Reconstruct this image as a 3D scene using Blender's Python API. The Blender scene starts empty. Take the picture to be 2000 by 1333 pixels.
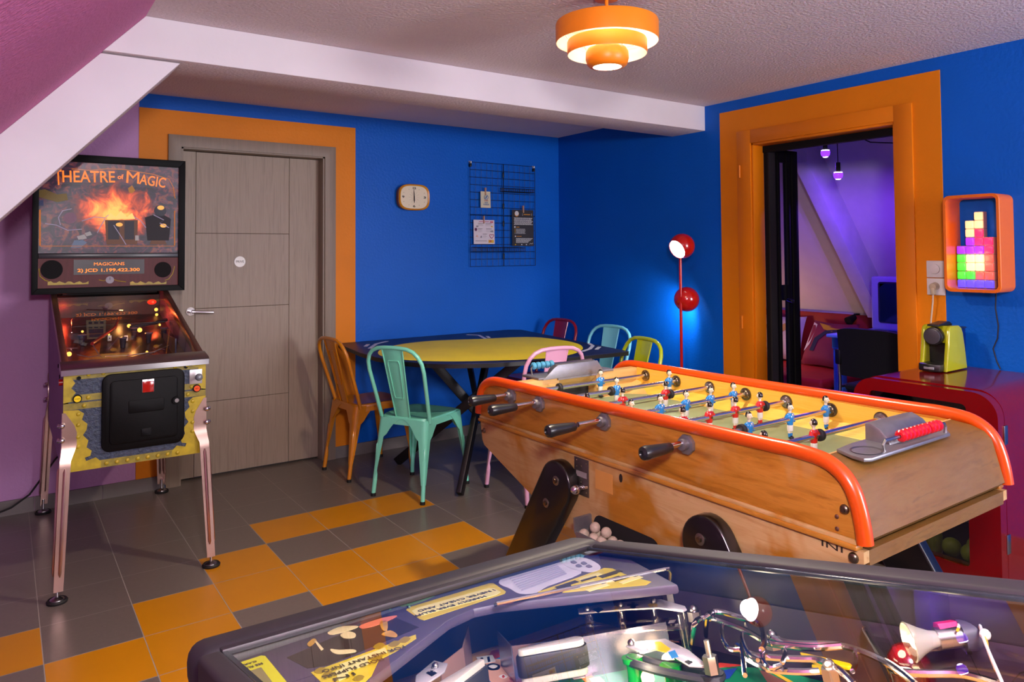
import bpy, bmesh, math, random
from mathutils import Vector, Matrix
R = math.radians
random.seed(7)
D = bpy.data
SC = bpy.context.scene
COL = SC.collection

# ------------------------------------------------------------------ camera
CAM = Vector((-3.85502, -4.83330, 1.4))
YAW, PITCH, ROLL, FPX, PCX, PCY = 0.60873, 0.03254, -0.00669, 1425.96, 1000.0, 447.12
_f = Vector((math.sin(YAW), math.cos(YAW), 0)); _r = Vector((math.cos(YAW), -math.sin(YAW), 0)); _u = Vector((0, 0, 1))
_f2 = _f * math.cos(PITCH) + _u * math.sin(PITCH); _u2 = _u * math.cos(PITCH) - _f * math.sin(PITCH)
_r3 = _r * math.cos(ROLL) + _u2 * math.sin(ROLL); _u3 = _u2 * math.cos(ROLL) - _r * math.sin(ROLL)
cd = D.cameras.new('camera'); cam = D.objects.new('camera', cd); COL.objects.link(cam)
cd.sensor_width = 36.0; cd.lens = FPX / 2000 * 36; cd.shift_x = 0.0; cd.shift_y = -(666.5 - PCY) / 2000
cd.clip_start = 0.02
mw = Matrix.Identity(4)
for i in range(3):
    mw[i][0] = _r3[i]; mw[i][1] = _u3[i]; mw[i][2] = -_f2[i]; mw[i][3] = CAM[i]
cam.matrix_world = mw
SC.camera = cam

def ray(px, py):
    return _r3 * ((px - PCX) / FPX) - _u3 * ((py - PCY) / FPX) + _f2
def at(px, py, x=None, y=None, z=None):
    """point of the room seen at a photo pixel, on a plane of known x, y or z"""
    d = ray(px, py)
    i, v = (0, x) if x is not None else (1, y) if y is not None else (2, z)
    return CAM + d * ((v - CAM[i]) / d[i])

# ------------------------------------------------------------------ exposure, world, big lights
vs = SC.view_settings
SC.display_settings.display_device = 'sRGB'
vs.view_transform = 'Standard'; vs.look = 'None'; vs.gamma = 1.0; vs.exposure = 0.46; vs.use_curve_mapping = False
w = D.worlds.new('world'); SC.world = w; w.use_nodes = True
w.node_tree.nodes['Background'].inputs[0].default_value = (0.55, 0.5, 0.7, 1); w.node_tree.nodes['Background'].inputs[1].default_value = 0.05

def light(name, kind, loc, power, col=(1, 1, 1), size=0.2, target=None, spot=None, blend=0.5):
    l = D.lights.new(name, kind); l.energy = power; l.color = col
    if kind == 'AREA':
        l.size = size
    else:
        l.shadow_soft_size = size
    if kind == 'SPOT':
        l.spot_size = spot; l.spot_blend = blend
    o = D.objects.new(name, l); COL.objects.link(o); o.location = loc
    if target is not None:
        o.rotation_euler = (Vector(target) - Vector(loc)).to_track_quat('-Z', 'Y').to_euler()
    return o
light('flash_light', 'POINT', (-3.72, -5.0, 1.88), 138, (1.0, 0.95, 0.97), 0.12)
light('added_fill_light', 'AREA', (-0.75, -7.35, 1.45), 150, (1.0, 0.95, 0.97), 1.4, (-1.6, 0, 1.25))  # added soft fill behind the camera, no known window there

# ------------------------------------------------------------------ materials
def lin(c):
    if isinstance(c, str):
        c = [int(c[i:i + 2], 16) / 255 for i in (0, 2, 4)]
        c = [x / 12.92 if x <= 0.04045 else ((x + 0.055) / 1.055) ** 2.4 for x in c]
    return (c[0], c[1], c[2], 1.0)
def newmat(name):
    m = D.materials.new(name); m.use_nodes = True
    nt = m.node_tree
    return m, nt, nt.nodes['Principled BSDF']
def nd(nt, kind, **kw):
    n = nt.nodes.new(kind)
    for k, v in kw.items():
        if k.startswith('i_'):
            n.inputs[k[2:].replace('_', ' ')].default_value = v
        else:
            setattr(n, k, v)
    return n
def coords(nt, stretch=(1, 1, 1), kind='Object'):
    tc = nd(nt, 'ShaderNodeTexCoord'); mp = nd(nt, 'ShaderNodeMapping')
    mp.inputs['Scale'].default_value = stretch
    nt.links.new(tc.outputs[kind], mp.inputs['Vector'])
    return mp.outputs['Vector']
def ramp(nt, fac, stops):
    r = nd(nt, 'ShaderNodeValToRGB'); e = r.color_ramp.elements
    while len(e) < len(stops): e.new(0.5)
    for el, (p, c) in zip(e, stops):
        el.position = p; el.color = lin(c)
    nt.links.new(fac, r.inputs[0])
    return r.outputs['Color']
def noise(nt, vec, scale, detail=3, rough=0.5, dist=0.0):
    n = nd(nt, 'ShaderNodeTexNoise'); n.inputs['Scale'].default_value = scale; n.inputs['Detail'].default_value = detail
    n.inputs['Roughness'].default_value = rough; n.inputs['Distortion'].default_value = dist
    nt.links.new(vec, n.inputs['Vector'])
    return n.outputs['Fac']
def mixc(nt, fac, a, b, mode='MIX'):
    n = nd(nt, 'ShaderNodeMix', data_type='RGBA', blend_type=mode)
    for s, v in ((n.inputs[0], fac), (n.inputs[6], a), (n.inputs[7], b)):
        if hasattr(v, 'is_linked') or hasattr(v, 'links'):
            nt.links.new(v, s)
        elif isinstance(v, (int, float)):
            s.default_value = v
        else:
            s.default_value = lin(v)
    return n.outputs[2]
def addbump(nt, bs, vec, scale, dist, detail=2):
    b = nd(nt, 'ShaderNodeBump'); b.inputs['Strength'].default_value = 1.0; b.inputs['Distance'].default_value = dist
    nt.links.new(noise(nt, vec, scale, detail), b.inputs['Height']); nt.links.new(b.outputs['Normal'], bs.inputs['Normal'])
MATS = {}
def M(name, col, rough=0.5, metal=0.0, var=0.06, vs=9, bump=0.0, bs=80, stretch=(1, 1, 1), emit=None, es=1.0, coat=0.0, spec=0.5, trans=0.0):
    if name in MATS: return MATS[name]
    m, nt, b = newmat(name)
    c = lin(col)[:3]; v = coords(nt, stretch)
    col_out = ramp(nt, noise(nt, v, vs), [(0.3, [x * (1 - var) for x in c]), (0.7, [min(1, x * (1 + var)) for x in c])])
    nt.links.new(col_out, b.inputs['Base Color'])
    b.inputs['Roughness'].default_value = rough; b.inputs['Metallic'].default_value = metal
    b.inputs['Specular IOR Level'].default_value = spec
    b.inputs['Coat Weight'].default_value = coat; b.inputs['Coat Roughness'].default_value = 0.08
    b.inputs['Transmission Weight'].default_value = trans
    if emit is not None:
        b.inputs['Emission Color'].default_value = lin(emit); b.inputs['Emission Strength'].default_value = es
    if bump: addbump(nt, b, v, bs, bump)
    MATS[name] = m
    return m
def wood(name, cols, stretch, scale=6, rough=0.5, patch=None, pscale=2.2, pr=(0.45, 0.62), bump=0.0006, coat=0.0, seed=0.0):
    if name in MATS: return MATS[name]
    m, nt, b = newmat(name)
    v = coords(nt, stretch); v2 = coords(nt, (1, 1, 1))
    g = ramp(nt, noise(nt, v, scale, 6, 0.6, 0.6), [(0.3 + 0.4 * i / max(1, len(cols) - 1), c) for i, c in enumerate(cols)])
    if patch:
        f = ramp(nt, noise(nt, v2, pscale, 4, 0.6, 0.4), [(pr[0], (0, 0, 0)), (pr[1], (1, 1, 1))])
        g2 = ramp(nt, noise(nt, v, scale * 1.7, 6, 0.6, 0.4), [(0.3, patch[0]), (0.7, patch[1])])
        g = mixc(nt, f, g, g2)
    nt.links.new(g, b.inputs['Base Color'])
    b.inputs['Roughness'].default_value = rough; b.inputs['Coat Weight'].default_value = coat
    addbump(nt, b, v, scale * 4, bump, 4)
    MATS[name] = m
    return m
def glass(name, tint=(1, 1, 1), r0=0.085):
    """thin pane: see-through, mirroring more at grazing angles"""
    if name in MATS: return MATS[name]
    m, nt, b = newmat(name); nt.nodes.remove(b)
    out = nt.nodes['Material Output']
    t = nd(nt, 'ShaderNodeBsdfTransparent'); t.inputs[0].default_value = (*tint, 1)
    g = nd(nt, 'ShaderNodeBsdfGlossy'); g.inputs['Roughness'].default_value = 0.0
    lw_ = nd(nt, 'ShaderNodeLayerWeight'); lw_.inputs[0].default_value = 0.5
    pw = nd(nt, 'ShaderNodeMath', operation='POWER'); pw.inputs[1].default_value = 5.0
    mu = nd(nt, 'ShaderNodeMath', operation='MULTIPLY_ADD'); mu.inputs[1].default_value = 1 - r0; mu.inputs[2].default_value = r0
    mx = nd(nt, 'ShaderNodeMixShader')
    nt.links.new(lw_.outputs['Facing'], pw.inputs[0]); nt.links.new(pw.outputs[0], mu.inputs[0]); nt.links.new(mu.outputs[0], mx.inputs[0])
    nt.links.new(t.outputs[0], mx.inputs[1]); nt.links.new(g.outputs[0], mx.inputs[2])
    nt.links.new(mx.outputs[0], out.inputs[0])
    MATS[name] = m
    return m
def glow(name, col, s):
    return M(name, (0.02, 0.02, 0.02), 0.6, emit=col, es=s)

# ------------------------------------------------------------------ mesh builder
class B:
    def __init__(s, off=(0, 0, 0)):
        s.bm = bmesh.new(); s.mats = []; s.off = Vector(off)
    def mi(s, m):
        if m not in s.mats: s.mats.append(m)
        return s.mats.index(m)
    def take(s, t, m, X=None):
        i = s.mi(m)
        for f in t.faces: f.material_index = i
        if X is not None: bmesh.ops.transform(t, matrix=X, verts=t.verts)
        me = D.meshes.new('t'); t.to_mesh(me); t.free(); s.bm.from_mesh(me); D.meshes.remove(me)
        return s
    def box(s, x0, x1, y0, y1, z0, z1, m, bev=0.0, seg=2, X=None):
        t = bmesh.new(); bmesh.ops.create_cube(t, size=1)
        bmesh.ops.transform(t, matrix=Matrix.Translation(((x0 + x1) / 2, (y0 + y1) / 2, (z0 + z1) / 2)) @ Matrix.Diagonal((abs(x1 - x0), abs(y1 - y0), abs(z1 - z0), 1)), verts=t.verts)
        if bev: bmesh.ops.bevel(t, geom=t.edges[:], offset=bev, segments=seg, profile=0.5, affect='EDGES')
        return s.take(t, m, X)
    def poly(s, pts, m):
        t = bmesh.new(); t.faces.new([t.verts.new(p) for p in pts])
        return s.take(t, m)
    def prism(s, pts, axis, lo, hi, m, bev=0.0, seg=2, X=None):
        """polygon in the two other axes (in x,y,z order) pushed along axis"""
        t = bmesh.new()
        def mk(p, h):
            return {'x': (h, p[0], p[1]), 'y': (p[0], h, p[1]), 'z': (p[0], p[1], h)}[axis]
        a = [t.verts.new(mk(p, lo)) for p in pts]; b = [t.verts.new(mk(p, hi)) for p in pts]
        n = len(pts); caps = [t.faces.new(a), t.faces.new(b)]
        for i in range(n): t.faces.new((a[i], a[(i + 1) % n], b[(i + 1) % n], b[i]))
        bmesh.ops.recalc_face_normals(t, faces=t.faces[:])
        if bev:
            ed = [e for e in t.edges if any(f in caps for f in e.link_faces)]
            bmesh.ops.bevel(t, geom=ed, offset=bev, segments=seg, profile=0.5, affect='EDGES')
        return s.take(t, m, X)
    def cyl(s, p, q, r, m, r2=None, n=16, bev=0.0):
        p = Vector(p); q = Vector(q); d = q - p; L = d.length
        t = bmesh.new(); bmesh.ops.create_cone(t, cap_ends=True, segments=n, radius1=r, radius2=r if r2 is None else r2, depth=L)
        if bev:
            ed = [e for e in t.edges if any(len(f.verts) > 4 for f in e.link_faces)]
            bmesh.ops.bevel(t, geom=ed, offset=bev, segments=2, profile=0.5, affect='EDGES')
        return s.take(t, m, Matrix.Translation((p + q) / 2) @ d.to_track_quat('Z', 'Y').to_matrix().to_4x4())
    def sph(s, c, r, m, scale=(1, 1, 1), n=16, X=None):
        t = bmesh.new(); bmesh.ops.create_uvsphere(t, u_segments=n, v_segments=max(6, n * 2 // 3), radius=r)
        Y = Matrix.Translation(c) @ (X or Matrix.Identity(4)) @ Matrix.Diagonal((*scale, 1))
        return s.take(t, m, Y)
    def lathe(s, prof, m, n=40, X=None, close=False):
        t = bmesh.new(); rings = []
        for r, z in prof:
            if r < 1e-6: rings.append([t.verts.new((0, 0, z))])
            else: rings.append([t.verts.new((r * math.cos(2 * math.pi * k / n), r * math.sin(2 * math.pi * k / n), z)) for k in range(n)])
        pairs = list(zip(rings, rings[1:])) + ([(rings[-1], rings[0])] if close else [])
        for a, b in pairs:
            for k in range(n):
                k2 = (k + 1) % n
                f = [a[k], a[k2], b[k2], b[k]] if len(a) > 1 and len(b) > 1 else [a[0], b[k2], b[k]] if len(a) == 1 else [a[k], a[k2], b[0]]
                t.faces.new(f)
        bmesh.ops.recalc_face_normals(t, faces=t.faces[:])
        return s.take(t, m, X)
    def tube(s, pts, r, m, n=10, closed=False):
        pts = [Vector(p) for p in pts]; t = bmesh.new(); rings = []; N = len(pts)
        rr = r if isinstance(r, (list, tuple)) else [r] * N
        prev = None
        for i, p in enumerate(pts):
            d = ((pts[(i + 1) % N] if closed or i < N - 1 else p) - (pts[i - 1] if closed or i > 0 else p)).normalized()
            if prev is None:
                a = d.orthogonal().normalized()
            else:
                a = prev - d * prev.dot(d)
                a = a.normalized() if a.length > 1e-6 else d.orthogonal().normalized()
            prev = a; b = d.cross(a)
            rings.append([t.verts.new(p + (a * math.cos(2 * math.pi * k / n) + b * math.sin(2 * math.pi * k / n)) * rr[i]) for k in range(n)])
        for i in range(N if closed else N - 1):
            A, Bq = rings[i], rings[(i + 1) % N]
            for k in range(n): t.faces.new((A[k], A[(k + 1) % n], Bq[(k + 1) % n], Bq[k]))
        if not closed:
            t.faces.new(rings[0][::-1]); t.faces.new(rings[-1])
        bmesh.ops.recalc_face_normals(t, faces=t.faces[:])
        return s.take(t, m)
    def grid(s, fn, nu, nv, m, thick=0.0, wrap=False):
        t = bmesh.new()
        V = [[t.verts.new(fn(i / nu, j / nv)) for j in range(nv + 1)] for i in range(nu + (0 if wrap else 1))]
        K = len(V)
        for i in range(nu):
            for j in range(nv): t.faces.new((V[i][j], V[(i + 1) % K][j], V[(i + 1) % K][j + 1], V[i][j + 1]))
        bmesh.ops.recalc_face_normals(t, faces=t.faces[:])
        if thick: bmesh.ops.solidify(t, geom=t.faces[:], thickness=thick)
        return s.take(t, m)
    def text(s, body, size, m, X, ext=0.0006, width=None, font_bold=0.0):
        cu = D.curves.new('t', 'FONT'); cu.body = body; cu.size = size; cu.extrude = ext; cu.offset = font_bold
        cu.align_x = 'CENTER'; cu.align_y = 'CENTER'; cu.resolution_u = 3
        ob = D.objects.new('t', cu); me = D.meshes.new_from_object(ob)
        D.objects.remove(ob); D.curves.remove(cu)
        t = bmesh.new(); t.from_mesh(me); D.meshes.remove(me)
        if width:
            xs = [v.co.x for v in t.verts]
            k = width / max(1e-6, max(xs) - min(xs)); bmesh.ops.transform(t, matrix=Matrix.Diagonal((k, 1, 1, 1)), verts=t.verts)
        return s.take(t, m, X)
    def done(s, name, parent=None, smooth=35):
        if s.off.length: bmesh.ops.transform(s.bm, matrix=Matrix.Translation(-s.off), verts=s.bm.verts)
        me = D.meshes.new(name); s.bm.to_mesh(me); s.bm.free()
        for m in s.mats: me.materials.append(m)
        if smooth:
            me.polygons.foreach_set('use_smooth', [True] * len(me.polygons)); me.set_sharp_from_angle(angle=R(smooth))
        o = D.objects.new(name, me); COL.objects.link(o)
        if parent is not None: o.parent = parent
        return o
def tag(o, label=None, cat=None, group=None, kind=None):
    for k, v in (('label', label), ('category', cat), ('group', group), ('kind', kind)):
        if v: o[k] = v
    return o
def thing(name, label, cat, loc=(0, 0, 0), rz=0.0, group=None):
    o = D.objects.new(name, None); COL.objects.link(o); o.empty_display_size = 0.1
    o.location = loc; o.rotation_euler = (0, 0, rz)
    return tag(o, label, cat, group)
def kids(o): return [c for c in D.objects if c.parent == o]
def copy_tree(o, parent=None):
    c = o.copy(); COL.objects.link(c)
    if parent is not None: c.parent = parent
    for k in kids(o): copy_tree(k, c)
    return c
def struct(b, name, parent=None, smooth=35):
    o = b.done(name, parent, smooth)
    if parent is None: o['kind'] = 'structure'
    return o
def frame(o, xd, yd):
    """matrix whose local X/Y run along xd/yd from origin o (for flat lettering)"""
    x = Vector(xd).normalized(); y = Vector(yd); y = (y - x * y.dot(x)).normalized(); z = x.cross(y); m = Matrix.Identity(4)
    for i in range(3): m[i][0] = x[i]; m[i][1] = y[i]; m[i][2] = z[i]; m[i][3] = o[i]
    return m
def arc(cx, cy, r, a0, a1, n):
    return [(cx + r * math.cos(R(a0 + (a1 - a0) * k / n)), cy + r * math.sin(R(a0 + (a1 - a0) * k / n))) for k in range(n + 1)]
def rrect(x0, x1, y0, y1, r, n=5):
    return arc(x1 - r, y1 - r, r, 0, 90, n) + arc(x0 + r, y1 - r, r, 90, 180, n) + arc(x0 + r, y0 + r, r, 180, 270, n) + arc(x1 - r, y0 + r, r, 270, 360, n)
# ------------------------------------------------------------------ the room
CEIL = 2.372; ZB = 2.208; XL = -5.0; YF = -7.4
SLX, SLZ = -3.391, CEIL; SLK = 1.092            # sloped roof: z = SLZ - SLK*(SLX - x)
def slope_z(x): return SLZ - SLK * (SLX - x)
blue = M('blue_paint', '0058be', 0.45, var=0.05, vs=2, bump=0.0016, bs=60, spec=0.22)
pink = M('pink_paint', 'b784b6', 0.6, var=0.03, vs=2, bump=0.002, bs=60)
magenta = M('magenta_stucco', 'c46a9c', 0.75, var=0.04, vs=3, bump=0.005, bs=75)
stucco = M('ceiling_stucco', 'd6c8cb', 0.8, var=0.03, vs=3, bump=0.004, bs=75)
beamw = M('beam_white', 'd9d2d8', 0.6, var=0.03, vs=4, bump=0.001, bs=30)
orange = M('orange_paint', 'd97c06', 0.5, var=0.05, vs=2.5, bump=0.0010, bs=60, spec=0.25)
gtile = M('grey_tile', '6e645d', 0.32, var=0.05, vs=60)
otile = M('orange_tile', 'c98406', 0.38, var=0.05, vs=3)
grout = M('grout', 'a39a92', 0.8)
lam = wood('door_laminate', ['8b7a6b', '9b8a79', '877667'], (26, 26, 0.9), 3.0, 0.5, bump=0.0002)
lamd = wood('door_frame_laminate', ['7d6e60', '8a796a'], (26, 26, 0.9), 3.0, 0.5, bump=0.0002)

TW, TH, TX0, TY0 = 0.30965, 0.3037, -3.72214, -1.82155
ORA = {(1, 0), (2, 0), (3, 0), (4, 0), (5, 0), (0, -1), (1, -1), (-1, 0), (1, -2), (3, -1), (4, -1), (6, -1), (7, -1), (2, 1), (3, 2), (4, 2), (5, 2), (0, -3), (2, -3), (8, -2), (9, -1)}
b = B()
b.box(XL, 0.12, YF, 0.12, -0.06, -0.0006, grout)
for i in range(-5, 13):
    for j in range(-20, 7):
        x0 = max(XL, TX0 + i * TW + 0.0017); x1 = min(0.1, TX0 + (i + 1) * TW - 0.0017)
        y0 = max(YF, TY0 + j * TH + 0.0017); y1 = min(0.1, TY0 + (j + 1) * TH - 0.0017)
        if x1 - x0 < 0.01 or y1 - y0 < 0.01: continue
        b.poly([(x0, y0, 0), (x1, y0, 0), (x1, y1, 0), (x0, y1, 0)], otile if (i, j) in ORA else gtile)
struct(b, 'floor')
b = B(); b.box(-3.45, 0.12, YF - 0.1, 0.1, CEIL, CEIL + 0.08, stucco); struct(b, 'ceiling')
# sloped roof lining on the left
b = B()
xa, xb = SLX + 0.01, XL
b.prism([(xa, slope_z(xa)), (xb, slope_z(xb)), (xb - 0.08, slope_z(xb) + 0.06), (xa - 0.02, slope_z(xa) + 0.12)], 'y', YF, 0.0, magenta)
struct(b, 'ceiling_slope')
b = B(); b.box(XL - 0.1, XL, YF, 0, 0, slope_z(XL) + 0.05, pink); struct(b, 'wall_left')
b = B(); b.box(XL, 0.1, YF - 0.1, YF, 0, CEIL, M('plum_wall', '5b3350', 0.7)); struct(b, 'wall_front')
b = B(); wf = M('added_window_white', 'd8d4d2', 0.5)  # invented window frame, out of view, put behind the added fill light
for x in (-1.47, -0.77, -0.07): b.box(x - 0.03, x + 0.03, YF, YF + 0.04, 0.72, 2.18, wf, 0.004)
for z in (0.75, 2.15): b.box(-1.47, -0.07, YF, YF + 0.04, z - 0.03, z + 0.03, wf, 0.004)
b.box(-1.44, -0.10, YF + 0.001, YF + 0.006, 0.78, 2.12, M('added_window_pane', '9fb4c9', 0.05))
struct(b, 'added_window_1')
# back wall with door opening
DX0, DX1, DZ = -2.965, -2.055, 2.065
PX = -3.198
b = B()
b.prism([(XL, 0), (PX, 0), (PX, CEIL), (SLX, CEIL), (XL, slope_z(XL))], 'y', 0, 0.14, pink)
b.box(PX, DX0, 0, 0.14, 0, CEIL, blue); b.box(DX1, 0.0, 0, 0.14, 0, CEIL, blue); b.box(DX0, DX1, 0, 0.14, DZ, CEIL, blue)
b.box(DX0 - 0.1, DX1 + 0.1, 0.14, 0.2, 0, DZ + 0.1, lamd)
struct(b, 'wall_back')
b = B()
T = 0.004
b.box(PX, DX0, -T, 0, 0.075, 2.285, orange); b.box(DX1, -1.828, -T, 0, 0.075, 2.285, orange); b.box(DX0, DX1, -T, 0, DZ, 2.285, orange)
struct(b, 'trim_1')
# laminate door and casing
d1 = tag(D.objects.new('door_1', None), kind='structure'); COL.objects.link(d1); d1.location = (-2.51, 0.08, 0)
o = (-2.51, 0.08, 0)
b = B(o)
b.prism([(-3.039, 0), (-2.965, 0), (-2.965, 2.062), (-2.055, 2.062), (-2.055, 0), (-1.978, 0), (-1.978, 2.135), (-3.039, 2.135)], 'y', -0.022, -T, lamd, 0.002)
b.box(DX0, DX0 + 0.012, -0.012, 0.13, 0, DZ, lamd); b.box(DX1 - 0.012, DX1, -0.012, 0.13, 0, DZ, lamd); b.box(DX0, DX1, -0.012, 0.13, DZ - 0.012, DZ, lamd)
b.done('door_frame', d1)
b = B(o)
zs = [0.012, 0.47, 1.06, 1.535, 2.05]
xs3 = [DX0 + 0.012, -2.862, -2.27, DX1 - 0.012]
for k in range(4):
    b.box(xs3[1] + 0.001, xs3[2] - 0.001, 0.075, 0.115, zs[k] + 0.001, zs[k + 1] - 0.001, lam, 0.0015, 1)
b.box(xs3[0], xs3[1] - 0.001, 0.075, 0.115, 0.012, 2.05, lam, 0.0015, 1); b.box(xs3[2] + 0.001, xs3[3], 0.075, 0.115, 0.012, 2.05, lam, 0.0015, 1)
b.box(DX0 + 0.02, DX1 - 0.02, 0.085, 0.112, 0.02, 2.045, M('groove_dark', '3a312b', 0.8))
b.done('door_leaf', d1)
chrome = M('chrome', 'd9d9dc', 0.12, 1.0, var=0.02)
steel = M('steel', 'a9a6a6', 0.28, 1.0, var=0.05)
b = B(o); hx = -2.89
b.cyl((hx, 0.074, 1.045), (hx, 0.066, 1.045), 0.026, chrome, n=24); b.cyl((hx, 0.07, 1.045), (hx, 0.02, 1.045), 0.009, chrome)
b.tube([(hx, 0.024, 1.045), (hx + 0.02, 0.02, 1.044), (hx + 0.125, 0.02, 1.036)], 0.0095, chrome)
b.done('door_handle', d1)
b = B(o); b.cyl((-2.592, 0.0745, 1.352), (-2.592, 0.0715, 1.352), 0.035, M('plate_alu', 'a39c98', 0.4, 0.4), n=32)
b.text('PRIVE', 0.022, M('plate_ink', '3b3431', 0.6), frame((-2.592, 0.0712, 1.352), (1, 0, 0), (0, 0, 1)), 0.0004, 0.05)
b.done('door_sign', d1)
# skirting
sk = M('skirting_tile', '6f6764', 0.4, var=0.05)
b = B()
for x0, x1 in ((XL, -3.041), (-1.976, 0)):
    n = max(1, round((x1 - x0) / 0.31)); 
    for k in range(n):
        a0 = x0 + (x1 - x0) * k / n; a1 = x0 + (x1 - x0) * (k + 1) / n
        b.box(a0 + 0.001, a1 - 0.001, -0.011, 0, 0, 0.079, sk)
struct(b, 'baseboard_back')
b = B(); b.box(-0.011, 0, -1.70, -0.011, 0, 0.079, sk); b.box(-0.011, 0, YF, -2.945, 0, 0.079, sk); struct(b, 'baseboard_right')
# right wall with the doorway
OY0, OY1, OZ = -2.845, -1.945, 2.077; WT = 0.09
b = B()
b.box(0, WT, YF, OY0, 0, CEIL, blue); b.box(0, WT, OY1, 0.0, 0, CEIL, blue); b.box(0, WT, OY0, OY1, OZ, CEIL, blue)
struct(b, 'wall_right')
b = B(); t2 = 0.004
b.box(-t2, 0, -3.077, OY0, 0.08, 2.305, orange); b.box(-t2, 0, OY1, -1.702, 0.08, 2.305, orange); b.box(-t2, 0, OY0, OY1, OZ, 2.305, orange)
struct(b, 'trim_2')
od = M('orange_gloss', 'cf7206', 0.4, var=0.04, vs=3, spec=0.3)
b = B(); e = 0.016
b.box(-e, -t2, -2.94, OY0, 0, 2.161, od, 0.002); b.box(-e, -t2, OY1, -1.842, 0, 2.161, od, 0.002); b.box(-e, -t2, OY0, OY1, OZ, 2.161, od, 0.002)
b.box(-0.006, WT + 0.01, OY1 - 0.014, OY1 + 0.002, 0, OZ, od, 0.002); b.box(-0.006, WT + 0.01, OY0 - 0.002, OY0 + 0.01, 0, OZ, od, 0.002); b.box(-0.006, WT + 0.01, OY0, OY1, OZ - 0.014, OZ + 0.002, od, 0.002)
for z in (1.905, 0.95): b.cyl((-0.02, -1.865, z - 0.04), (-0.02, -1.865, z + 0.04), 0.006, od)
struct(b, 'trim_3')
# tie beam and rafter (white timber truss)
b = B(); b.prism([(SLX + 0.0, CEIL), (0.0, CEIL), (0.0, ZB), (SLX - (CEIL - ZB) / SLK, ZB)], 'y', -1.578, -1.281, beamw, 0.004)
b.bm.normal_update(); ix = b.mi(stucco)
for f in b.bm.faces:
    if f.normal.z < -0.9: f.material_index = ix
o = struct(b, 'beam_tie')
th = math.atan(SLK); nx, nz = math.sin(th), -math.cos(th)
def sl(x, dpt): return (x + nx * dpt, slope_z(x) + nz * dpt)
b = B()
p0 = sl(-3.53, 0.0); p1 = sl(-4.75, 0.0); p2 = sl(-4.75, 0.215)
low = sl(-3.53, 0.215); kk = (ZB - 0.008 - low[1]) / SLK
b.prism([(SLX - (SLZ - ZB + 0.008) / SLK, ZB - 0.008), p1, p2, (low[0] + kk, ZB - 0.008)], 'y', -1.562, -1.285, beamw, 0.004)
b.bm.normal_update(); ix = b.mi(stucco)
for f in b.bm.faces:
    if f.normal.z < -0.4 and f.normal.x > 0.4: f.material_index = ix
struct(b, 'beam_rafter')
# ------------------------------------------------------------------ the room beyond the doorway
BX = 2.75; BH = 2.42
lav = M('back_plaster', 'cfc3c4', 0.75, var=0.03, bump=0.001, bs=50)
b = B(); b.box(WT, 3.3, -5.2, 1.0, -0.06, -0.002, M('back_floor', '5b4038', 0.6)); struct(b, 'floor_2')
b = B(); b.box(BX, BX + 0.1, -5.2, 1.0, 0, 0.80, lav); struct(b, 'wall_far')
b = B(); b.box(WT, BX, 0.9, 1.0, 0, 3.0, lav); struct(b, 'wall_north')
b = B(); b.box(WT, BX, -5.3, -5.2, 0, 3.0, lav); struct(b, 'wall_south')
b = B(); b.box(WT, 1.62, -5.2, 1.0, BH, BH + 0.05, lav); struct(b, 'ceiling_2')
# roof slope falling away to the low far wall, with one rafter below it
RY, RZ, RX, RK = -1.40, 2.115, 1.70, 1.23
def roof(x, d=0.0):
    s_ = math.hypot(1, RK); return (x - d * RK / s_, RZ - RK * (x - RX) - d / s_)
b = B(); x0_ = RX - (BH - RZ) / RK
def px2(x, d): q = roof(x, d); return q
b.prism([roof(x0_ - 0.06), roof(2.92), roof(2.92, -0.06), roof(x0_ - 0.06, -0.06)], 'y', -5.2, 1.0, lav); struct(b, 'ceiling_slope_far')
b = B(); b.prism([roof(x0_ - 0.02), roof(2.76), roof(2.66, 0.215), roof(x0_ + 0.14, 0.215)], 'y', RY, RY + 0.125, M('rafter_white', 'c9c2cf', 0.6), 0.004)
struct(b, 'beam_far')
# black glazed door folded back into the room
bk = M('black_metal', '0a0a0d', 0.7, var=0.1, spec=0.2)
bk2 = M('black_felt', '17151a', 0.95, var=0.3, vs=300)
d2 = tag(D.objects.new('door_2', None), kind='structure'); COL.objects.link(d2); d2.location = (0.11, -1.975, 0)
o = (0.11, -1.975, 0)
b = B(o); b.box(0.105, 0.20, -1.985, -1.955, 0.0, 2.065, bk); b.box(0.105, 0.165, -1.995, -1.985, 0.0, 2.065, bk2); b.box(0.20, 0.222, -1.99, -1.955, 0, 2.065, bk, 0.003); b.done('door_post', d2)
b = B(o); b.box(0.30, 0.335, -1.985, -1.955, 0.01, 2.05, bk, 0.003); b.box(0.36, 0.42, -1.985, -1.955, 0.01, 2.05, bk, 0.003); b.box(0.335, 0.36, -1.975, -1.96, 0.01, 2.05, bk); b.box(0.22, 0.42, -1.98, -1.96, 0.01, 0.10, bk); b.box(0.22, 0.42, -1.98, -1.96, 1.97, 2.05, bk); b.done('door_leaf', d2)
b = B(o); b.box(0.222, 0.30, -1.972, -1.968, 0.10, 1.97, glass('pane_glass', (0.85, 0.85, 0.9))); b.done('door_pane', d2)
b = B(o); b.box(0.265, 0.30, -1.99, -1.955, 1.08, 1.18, bk, 0.004); b.cyl((0.28, -1.99, 1.085), (0.28, -2.03, 1.075), 0.012, chrome); b.done('door_handle', d2)
b = B(); b.box(WT, WT + 0.04, -2.86, -1.93, OZ - 0.055, OZ + 0.03, bk); struct(b, 'trim_4')
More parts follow.
